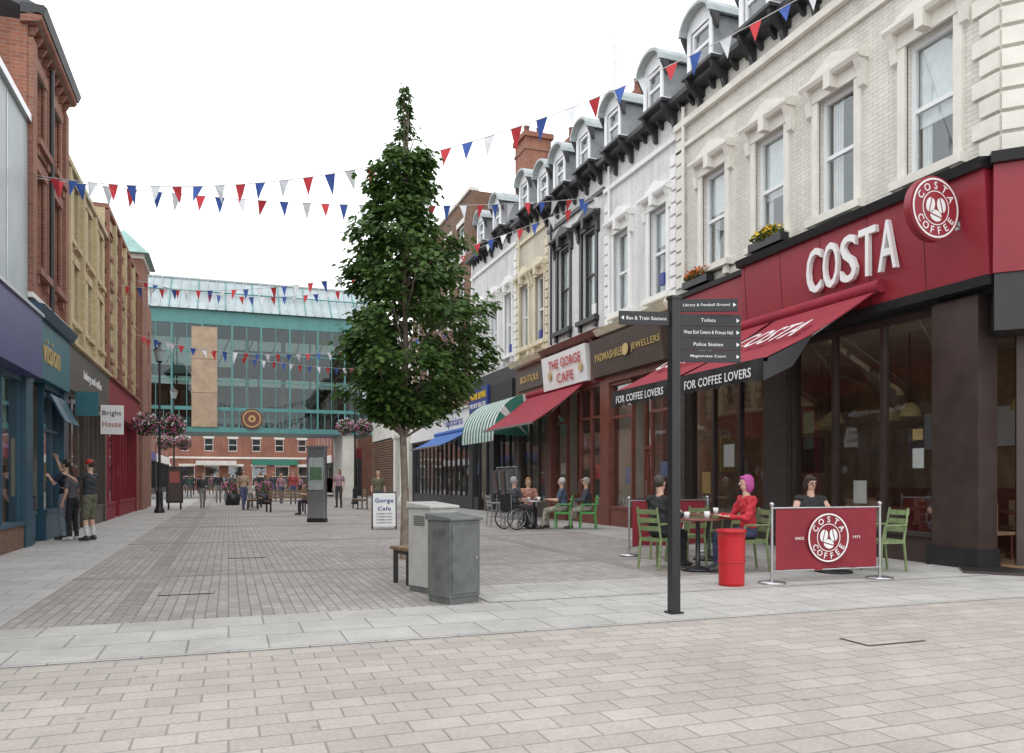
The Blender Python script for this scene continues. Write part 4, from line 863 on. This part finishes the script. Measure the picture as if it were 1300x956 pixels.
# ------------------------------------------------------------------ PEOPLE
mats={}
def PM(n,c,r=.8):
    if n not in mats: mats[n]=MT(n,c,r,var=.25,scale=11,bump=.25)
    return mats[n]
skinM=MT('skin',(.58,.36,.27),.55,var=.08,scale=5); eyeM=MT('eye_white',(.7,.7,.68),.3); pupM=MT('pupil',(.02,.015,.012),.3); lipM=MT('lips',(.38,.12,.1),.5)
def rawmesh(): return [[],[]]
def addsph(mb,c,B,r,n=14):
    o=len(mb[0]);m=n//2
    for j in range(m+1):
        ph=math.pi*j/m
        for i in range(n):
            t=2*math.pi*i/n; mb[0].append(Vector(c)+B@Vector((r[0]*math.sin(ph)*math.cos(t),r[1]*math.sin(ph)*math.sin(t),r[2]*math.cos(ph))))
    for j in range(m):
        for i in range(n): mb[1].append([o+j*n+i,o+j*n+(i+1)%n,o+(j+1)*n+(i+1)%n,o+(j+1)*n+i])
def addcap(mb,p0,p1,r0,r1,n=10):
    a=p1-p0
    if a.length<1e-5: return
    a=a.normalized(); x=a.orthogonal().normalized(); y=a.cross(x); o=len(mb[0])
    for p,r in((p0,r0),(p1,r1)):
        for i in range(n): t=2*math.pi*i/n; mb[0].append(p+x*r*math.cos(t)+y*r*math.sin(t))
    for i in range(n): mb[1].append([o+i,o+(i+1)%n,o+(i+1)%n+n,o+i+n])
    mb[1].append([o+i for i in range(n-1,-1,-1)]); mb[1].append([o+n+i for i in range(n)])
    I=Matrix.Identity(3); addsph(mb,p0,I,(r0,r0,r0),10); addsph(mb,p1,I,(r1,r1,r1),10)
def person(name,loc,yaw,J=None,H=1.72,top=(.05,.05,.06),bot=(.05,.06,.1),hair=(.04,.025,.015),shoes=(.04,.04,.04),sleeve='short',legs='long',skin=None,hairstyle='short',vox=.014,w=1.0,hy=0,hp=0,cap=None,sock=None,z=0.012,glasses=False):
    V=Vector
    jt=dict(pel=V((0,0,.95)),neck=V((0,-.01,1.46)),shR=V((.185,-.01,1.40)),shL=V((-.185,-.01,1.40)),elR=V((.25,-.03,1.12)),elL=V((-.25,-.03,1.12)),wrR=V((.26,.06,.88)),wrL=V((-.26,.06,.88)),
      hiR=V((.09,0,.9)),hiL=V((-.09,0,.9)),knR=V((.1,.03,.49)),knL=V((-.1,.03,.49)),anR=V((.11,-.02,.09)),anL=V((-.11,-.02,.09)),toR=V((.13,.14,.035)),toL=V((-.13,.14,.035)))
    if J:
        for k,v in J.items(): jt[k]=V(v)
    pr=[]
    pel,neck=jt['pel'],jt['neck']; s=(neck-pel).normalized(); x=(jt['shR']-jt['shL']).normalized(); y=s.cross(x).normalized(); x=y.cross(s)
    B=Matrix((x,y,s)).transposed(); Ls=(neck-pel).length
    def E(c,B,r,l): pr.append(('E',V(c),B,r,l))
    def C(a,b,r0,r1,l): pr.append(('C',V(a),V(b),r0,r1,l))
    E(pel+s*.0,B,(.165*w,.12*w,.13),'bot'); E(pel+s*Ls*.32,B,(.145*w,.11*w,.17),'top'); E(pel+s*Ls*.65,B,(.17*w,.118*w,.17),'top')
    E(pel+s*Ls*.16,B,(.158*w,.118*w,.1),'top')
    up=pel+s*Ls*.86
    for q in'RL':
        sh,el,wr,hi,kn,an,to=[jt[k+q] for k in('sh','el','wr','hi','kn','an','to')]
        C(up,sh,.075,.066,'top')
        m=sh.lerp(el,.62)
        if sleeve=='long': C(sh,el,.062*w,.05,'top'); C(el,wr.lerp(el,.06),.05,.037,'top'); C(wr.lerp(el,.06),wr,.028,.027,'skin')
        elif sleeve=='none': C(sh,el,.052,.042,'skin'); C(el,wr,.042,.027,'skin')
        else: C(sh,m,.064*w,.056*w,'top'); C(m,el,.046,.042,'skin'); C(el,wr,.042,.027,'skin')
        C(pel.lerp(hi,.6),hi,.1*w,.09*w,'bot')
        if legs=='long': C(hi,kn,.092*w,.064,'bot'); C(kn,an+V((0,0,.02)),.062,.048,'bot')
        else:
            C(hi,kn.lerp(hi,.05),.098*w,.082,'bot'); C(kn.lerp(hi,.06),kn,.058,.054,'skin'); mm=kn.lerp(an,.4); C(kn,mm,.054,.056,'skin'); C(mm,an,.056,.036,'sock' if sock else 'skin')
        C(an,an.lerp(to,.3)+V((0,0,-.01)),.045,.045,'shoe'); C(an+V((0,-.03,-.04)) if abs(an.z-.09)<.05 else an,to,.042,.036,'shoe')
        f=(wr-el).normalized(); lat=f.cross(V((0,0,1)) if abs(f.z)<.8 else V((1 if q=='R' else -1,0,0))).normalized()
        nm=lat.cross(f).normalized(); BH=Matrix((lat,nm,f)).transposed()
        E(wr+f*.05,BH,(.04,.017,.05),'skin'); pr.append(('H',wr,lat,nm,f,q))
    C(up,neck+s*.05,.06,.052,'skin')
    Hh=Matrix.Rotation(math.radians(hy),3,'Z')@Matrix.Rotation(math.radians(hp),3,'X')
    hc=neck+s*.05+V((0,0,.13))
    E(hc+Hh@V((0,-.005,.015)),Hh,(.076,.094,.1),'skin'); E(hc+Hh@V((0,.025,-.055)),Hh,(.055,.06,.06),'skin')
    C(neck+s*.03,hc+Hh@V((0,-.02,-.04)),.052,.05,'skin')
    C(hc+Hh@V((0,.085,.01)),hc+Hh@V((0,.105,-.02)),.009,.014,'skin')
    for e in(-1,1): E(hc+Hh@V((e*.078,-.005,-.01)),Hh,(.012,.02,.03),'skin')
    if hairstyle!='bald': E(hc+Hh@V((0,-.022,.032)),Hh,(.086,.096,.098),'hair')
    if hairstyle in('long','bob'):
        E(hc+Hh@V((0,-.055,-.03)),Hh,(.088,.06,.11),'hair'); E(hc+Hh@V((.062,-.02,-.03)),Hh,(.03,.05,.1),'hair'); E(hc+Hh@V((-.062,-.02,-.03)),Hh,(.03,.05,.1),'hair')
        E(hc+Hh@V((0,.055,.075)),Hh,(.06,.035,.03),'hair')
        if hairstyle=='long': E(hc+Hh@V((0,-.07,-.14)),Hh,(.085,.04,.12),'hair')
    if hairstyle=='tied': E(hc+Hh@V((0,-.1,.05)),Hh,(.04,.04,.045),'hair')
    if cap: E(hc+Hh@V((0,-.008,.05)),Hh,(.09,.105,.08),'cap'); E(hc+Hh@V((0,.11,.05)),Hh,(.06,.06,.012),'cap')
    mb=rawmesh()
    for p in pr:
        if p[0]=='E': addsph(mb,p[1],p[2],p[3])
        elif p[0]=='C': addcap(mb,p[1],p[2],p[3],p[4])
    me=bpy.data.meshes.new('b'); me.from_pydata(mb[0],[],mb[1]); o=bpy.data.objects.new('b',me); sc.collection.objects.link(o)
    bm=bmesh.new(); bm.from_mesh(me); bmesh.ops.remove_doubles(bm,verts=bm.verts,dist=1e-5); bmesh.ops.recalc_face_normals(bm,faces=bm.faces); bm.to_mesh(me); bm.free()
    md=o.modifiers.new('r','REMESH'); md.mode='VOXEL'; md.voxel_size=vox; md.use_smooth_shade=True
    ms=o.modifiers.new('s','SMOOTH'); ms.factor=.5; ms.iterations=2
    dg=bpy.context.evaluated_depsgraph_get(); r=bpy.data.meshes.new_from_object(o.evaluated_get(dg)); bpy.data.objects.remove(o)
    labs=['skin','top','bot','shoe','hair','cap','sock','eye','pup','lip']
    cols={'skin':skin or skinM,'top':PM('top_cloth_%s'%str(top),top),'bot':PM('leg_cloth_%s'%str(bot),bot),'shoe':PM('shoe_%s'%str(shoes),shoes,.5),'hair':PM('hair_%s'%str(hair),hair,.6),'cap':PM('cap_%s'%str(cap),cap or (.1,.1,.1)),'sock':PM('sock_white',sock or (.6,.6,.6)),'eye':eyeM,'pup':pupM,'lip':lipM}
    r.materials.clear()
    for l in labs: r.materials.append(cols[l])
    inv=[(p,p[2].transposed()) if p[0]=='E' else (p,None) for p in pr if p[0]!='H']
    for f in r.polygons:
        c=f.center; best=9;bl='skin'
        for p,iv in inv:
            if p[0]=='E':
                q=iv@(c-p[1]); rr=p[3]; d=(V((q.x/rr[0],q.y/rr[1],q.z/rr[2])).length-1)*min(rr); l=p[4]
                if l in('hair','cap'): d-=.004
            else:
                a,b=p[1],p[2]; ab=b-a; t=max(0,min(1,(c-a).dot(ab)/max(1e-9,ab.length_squared))); d=(c-(a+ab*t)).length-(p[3]+(p[4]-p[3])*t); l=p[5]
            if d<best: best=d;bl=l
        f.material_index=labs.index(bl); f.use_smooth=True
    bm=bmesh.new(); bm.from_mesh(r)
    for v in bm.verts:
        c=v.co
        if v.link_faces and v.link_faces[0].material_index in(1,2):
            v.co=c+v.normal*(.0045*math.sin(c.z*55+c.x*24+3*math.sin(c.y*18)+loc[0]*7)+.003*math.sin(c.z*23-c.x*60))
    def addx(mb,idx):
        vv=[bm.verts.new(v) for v in mb[0]]
        for f in mb[1]:
            try:
                ff=bm.faces.new([vv[i] for i in f]); ff.material_index=idx; ff.smooth=True
            except: pass
    for p in pr:
        if p[0]!='H': continue
        _,wr,lat,nm,f,q=p; sg=1 if q=='R' else -1
        curl=V((-sg,0.2,0)); curl=(curl-f*curl.dot(f)).normalized()
        for i,(L,off) in enumerate(((.036,-.027),(.042,-.009),(.039,.009),(.03,.026))):
            b=wr+f*.085+lat*off; m1=b+f*L+curl*.008; m2=m1+f*L*.6+curl*.02
            mb=rawmesh(); addcap(mb,b,m1,.0088,.008,6); addcap(mb,m1,m2,.008,.0065,6); addx(mb,0)
        b=wr+f*.03-lat*.03; m1=b-lat*.025+f*.03+curl*.01; m2=m1+f*.028; mb=rawmesh(); addcap(mb,b,m1,.011,.0095,6); addcap(mb,m1,m2,.0095,.0075,6); addx(mb,0)
    for e in(-1,1):
        mb=rawmesh(); addsph(mb,hc+Hh@V((e*.03,.078,.008)),Hh,(.014,.009,.008),8); addx(mb,7)
        mb=rawmesh(); addsph(mb,hc+Hh@V((e*.03,.085,.008)),Hh,(.006,.004,.006),8); addx(mb,8)
        mb=rawmesh(); addsph(mb,hc+Hh@V((e*.03,.086,.028)),Hh,(.018,.005,.004),8); addx(mb,4)
        if glasses:
            n_=12; ps=[hc+Hh@V((e*.032+.024*math.cos(6.283*i/n_),.1,.008+.018*math.sin(6.283*i/n_))) for i in range(n_+1)]
            mb=rawmesh(); [addcap(mb,a_,b_,.0028,.0028,5) for a_,b_ in zip(ps[:-1],ps[1:])]; addcap(mb,hc+Hh@V((e*.056,.1,.01)),hc+Hh@V((e*.08,.0,.01)),.0025,.0025,5); addx(mb,8)
    mb=rawmesh(); addsph(mb,hc+Hh@V((0,.082,-.052)),Hh,(.022,.007,.006),8); addx(mb,9)
    bm.to_mesh(r); bm.free()
    r.name=name; ob=bpy.data.objects.new(name,r); sc.collection.objects.link(ob)
    k=H/1.72; ob.scale=(k,k,k); ob.rotation_euler=(0,0,math.radians(yaw)); ob.location=(loc[0],loc[1],z); return ob
person('man_reaching_up',(-3.36,19.5),75,dict(elR=(.26,.2,1.5),wrR=(.2,.26,1.74),elL=(-.24,.12,1.22),wrL=(-.14,.26,1.36)),top=(.025,.03,.05),bot=(.25,.3,.36),hair=(.02,.015,.01),hp=12)
person('girl_in_leggings',(-3.16,19.2),60,dict(elR=(.2,.05,1.14),wrR=(.08,.22,1.2)),H=1.58,top=(.11,.11,.12),bot=(.02,.02,.025),hair=(.1,.05,.03),hairstyle='long',shoes=(.6,.6,.6),w=.9)
person('man_in_red_cap',(-2.8,18.95),62,dict(elR=(.28,.1,1.2),wrR=(.2,.34,1.3),elL=(-.26,.12,1.3),wrL=(-.2,.38,1.42)),H=1.7,top=(.03,.035,.04),bot=(.12,.12,.08),cap=(.5,.03,.03),legs='shorts',sock=(.6,.6,.6),w=1.08)
SIT=dict(pel=(0,-.02,.56),neck=(0,.02,1.07),shR=(.185,.01,1.01),shL=(-.185,.01,1.01),elR=(.24,.12,.76),elL=(-.24,.12,.76),wrR=(.16,.34,.78),wrL=(-.16,.34,.78),hiR=(.09,.04,.54),hiL=(-.09,.04,.54),knR=(.11,.43,.5),knL=(-.11,.43,.5),anR=(.11,.42,.09),anL=(-.11,.45,.09),toR=(.12,.58,.035),toL=(-.12,.61,.035))
def sit(**k): d=dict(SIT); d.update(k); return d
person('woman_with_pink_hair',(6.98,9.45),80,sit(),top=(.5,.025,.04),bot=(.05,.06,.12),hair=(.4,.06,.25),hairstyle='bob',sleeve='long',vox=.010,w=.95)
person('seated_man_in_black',(5.95,10.15),-70,sit(),top=(.02,.02,.022),bot=(.03,.03,.035),sleeve='long',hair=(.05,.04,.03))
person('seated_woman_in_black_top',(8.05,9.42),165,sit(elR=(.29,.1,.78),elL=(-.29,.1,.78)),top=(.018,.018,.02),bot=(.03,.03,.04),hair=(.03,.015,.012),hairstyle='bob',sleeve='none',vox=.010,w=1.3,hy=8,hp=-10,glasses=True)
person('wheelchair_user',(7.1,19.6),-75,sit(),top=(.06,.06,.07),bot=(.05,.05,.06),hair=(.4,.38,.36),w=1.15,z=.03)
person('seated_man_in_blue_shirt',(8.4,19.35),60,sit(knL=(-.25,.42,.5),anL=(-.3,.5,.09),toL=(-.33,.65,.035)),top=(.08,.1,.16),bot=(.3,.28,.22),hair=(.45,.44,.42),w=1.15)
person('seated_man_in_dark_jacket',(9.0,19.1),70,sit(),top=(.05,.055,.065),bot=(.32,.3,.25),hair=(.4,.38,.35),sleeve='long',w=1.1,cap=(.3,.28,.25))
person('seated_woman_at_cafe',(7.9,20.6),170,sit(),top=(.4,.2,.15),bot=(.05,.05,.06),hair=(.3,.18,.08),hairstyle='bob')
person('seated_person_in_blue',(2.95,30.5),90,sit(),top=(.04,.12,.4),bot=(.03,.03,.04),hair=(.03,.02,.02),vox=.02)
person('woman_inside_cafe',(11.3,10.1),170,sit(),top=(.05,.05,.06),hair=(.06,.03,.02),hairstyle='long',vox=.018)
chair(11.3,10.1,170,redwood,.06)
def walk(a=1.0): return dict(knR=(.1,.2*a,.52),anR=(.1,.26*a,.1),toR=(.11,.42*a,.05),knL=(-.1,-.05*a,.5),anL=(-.1,-.32*a,.16),toL=(-.1,-.2*a,.04),elR=(.24,-.14*a,1.13),wrR=(.22,-.06*a,.88),elL=(-.24,.06*a,1.13),wrL=(-.22,.24*a,.92))
pal=[(.03,.03,.035),(.3,.05,.05),(.5,.5,.48),(.06,.1,.25),(.4,.3,.2),(.08,.08,.09),(.35,.2,.25),(.1,.2,.15),(.05,.05,.06)]
def gpt(px,py):
    D=1300/(py-610); a=(px-650)/1000; return (D*(.941*a+.339),D*(.941-.339*a))
ped=[(257,646,180),(277,639,170),(240,632,10),(309,648,190),(318,645,200),(290,634,0),(225,633,180),(330,636,20),(480,657,190),(557,640,240),(430,645,150),(347,636,0),(357,640,200),(372,641,180),(244,629.5,0),(268,629,180),(300,628.5,0),(342,629,180),(233,627,180),(253,627.5,10),(284,627,170),(312,628,0),(326,627,180),(352,628,10),(365,630,180),(380,633,0),(296,631,190),(336,632,30)]
for i,(x,y,ya) in enumerate(ped):
    p=gpt(x,y); tp={8:(.12,.13,.07),9:(.4,.33,.24)}.get(i) or random.choice(pal)
    person('pedestrian',p,ya+rnd(-15,15),walk(rnd(.5,1)) if i not in(8,9,10) else None,H=rnd(1.6,1.8) if i not in (4,) else 1.2,top=tp,bot=random.choice([(.03,.035,.06),(.05,.05,.05),(.2,.2,.18),(.08,.1,.18)]),hair=random.choice([(.03,.02,.01),(.15,.08,.03),(.3,.2,.1)]),hairstyle=random.choice(['short','bob','long']) if i not in(8,9) else 'short',sleeve=random.choice(['short','long']),vox=.024 if i<18 else .032,legs='shorts' if i in(8,9) else 'long')
# ------------------------------------------------------------------ LIGHT
w=bpy.data.worlds.new('World'); sc.world=w; w.use_nodes=True; n=w.node_tree; L=n.links.new; bg=n.nodes['Background']
el,az=math.radians(55),math.radians(232)
sky=n.nodes.new('ShaderNodeTexSky'); sky.sky_type='NISHITA'; sky.sun_disc=False; sky.sun_elevation=el; sky.sun_rotation=az
tc=n.nodes.new('ShaderNodeTexCoord'); no=n.nodes.new('ShaderNodeTexNoise'); no.inputs['Scale'].default_value=1.6; no.inputs['Detail'].default_value=5; L(tc.outputs['Generated'],no.inputs['Vector'])
cr=n.nodes.new('ShaderNodeValToRGB'); cr.color_ramp.elements[0].position=.3; cr.color_ramp.elements[1].position=.65
cr.color_ramp.elements[0].color=(.88,.91,.95,1); cr.color_ramp.elements[1].color=(.98,.99,1,1); L(no.outputs['Fac'],cr.inputs[0])
ml=n.nodes.new('ShaderNodeVectorMath'); ml.operation='SCALE'; ml.inputs['Scale'].default_value=13.5; L(cr.outputs[0],ml.inputs[0])
mx=n.nodes.new('ShaderNodeMixRGB'); mx.inputs[0].default_value=.93; L(sky.outputs[0],mx.inputs[1]); L(ml.outputs[0],mx.inputs[2]); L(mx.outputs[0],bg.inputs[0]); bg.inputs[1].default_value=.138
sd=bpy.data.lights.new('sun','SUN'); sd.energy=.6; sd.angle=math.radians(30); sd.color=(1,.985,.96); so=bpy.data.objects.new('sun',sd); sc.collection.objects.link(so)
d=Vector((math.sin(az)*math.cos(el),math.cos(az)*math.cos(el),math.sin(el))); so.rotation_euler=d.to_track_quat('Z','Y').to_euler(); so.location=(0,0,30)
# ------------------------------------------------------------------ CAMERA
cd=bpy.data.cameras.new('camera'); cam=bpy.data.objects.new('camera',cd); sc.collection.objects.link(cam); sc.camera=cam
cd.sensor_width=36; cd.lens=1000/1300*36; cd.shift_y=132/1300; cd.clip_end=2000; cam.location=(0,0,1.3); cam.rotation_euler=(math.radians(90),0,-math.atan(.36))
sc.view_settings.view_transform='Standard'; sc.view_settings.look='None'; sc.view_settings.exposure=0
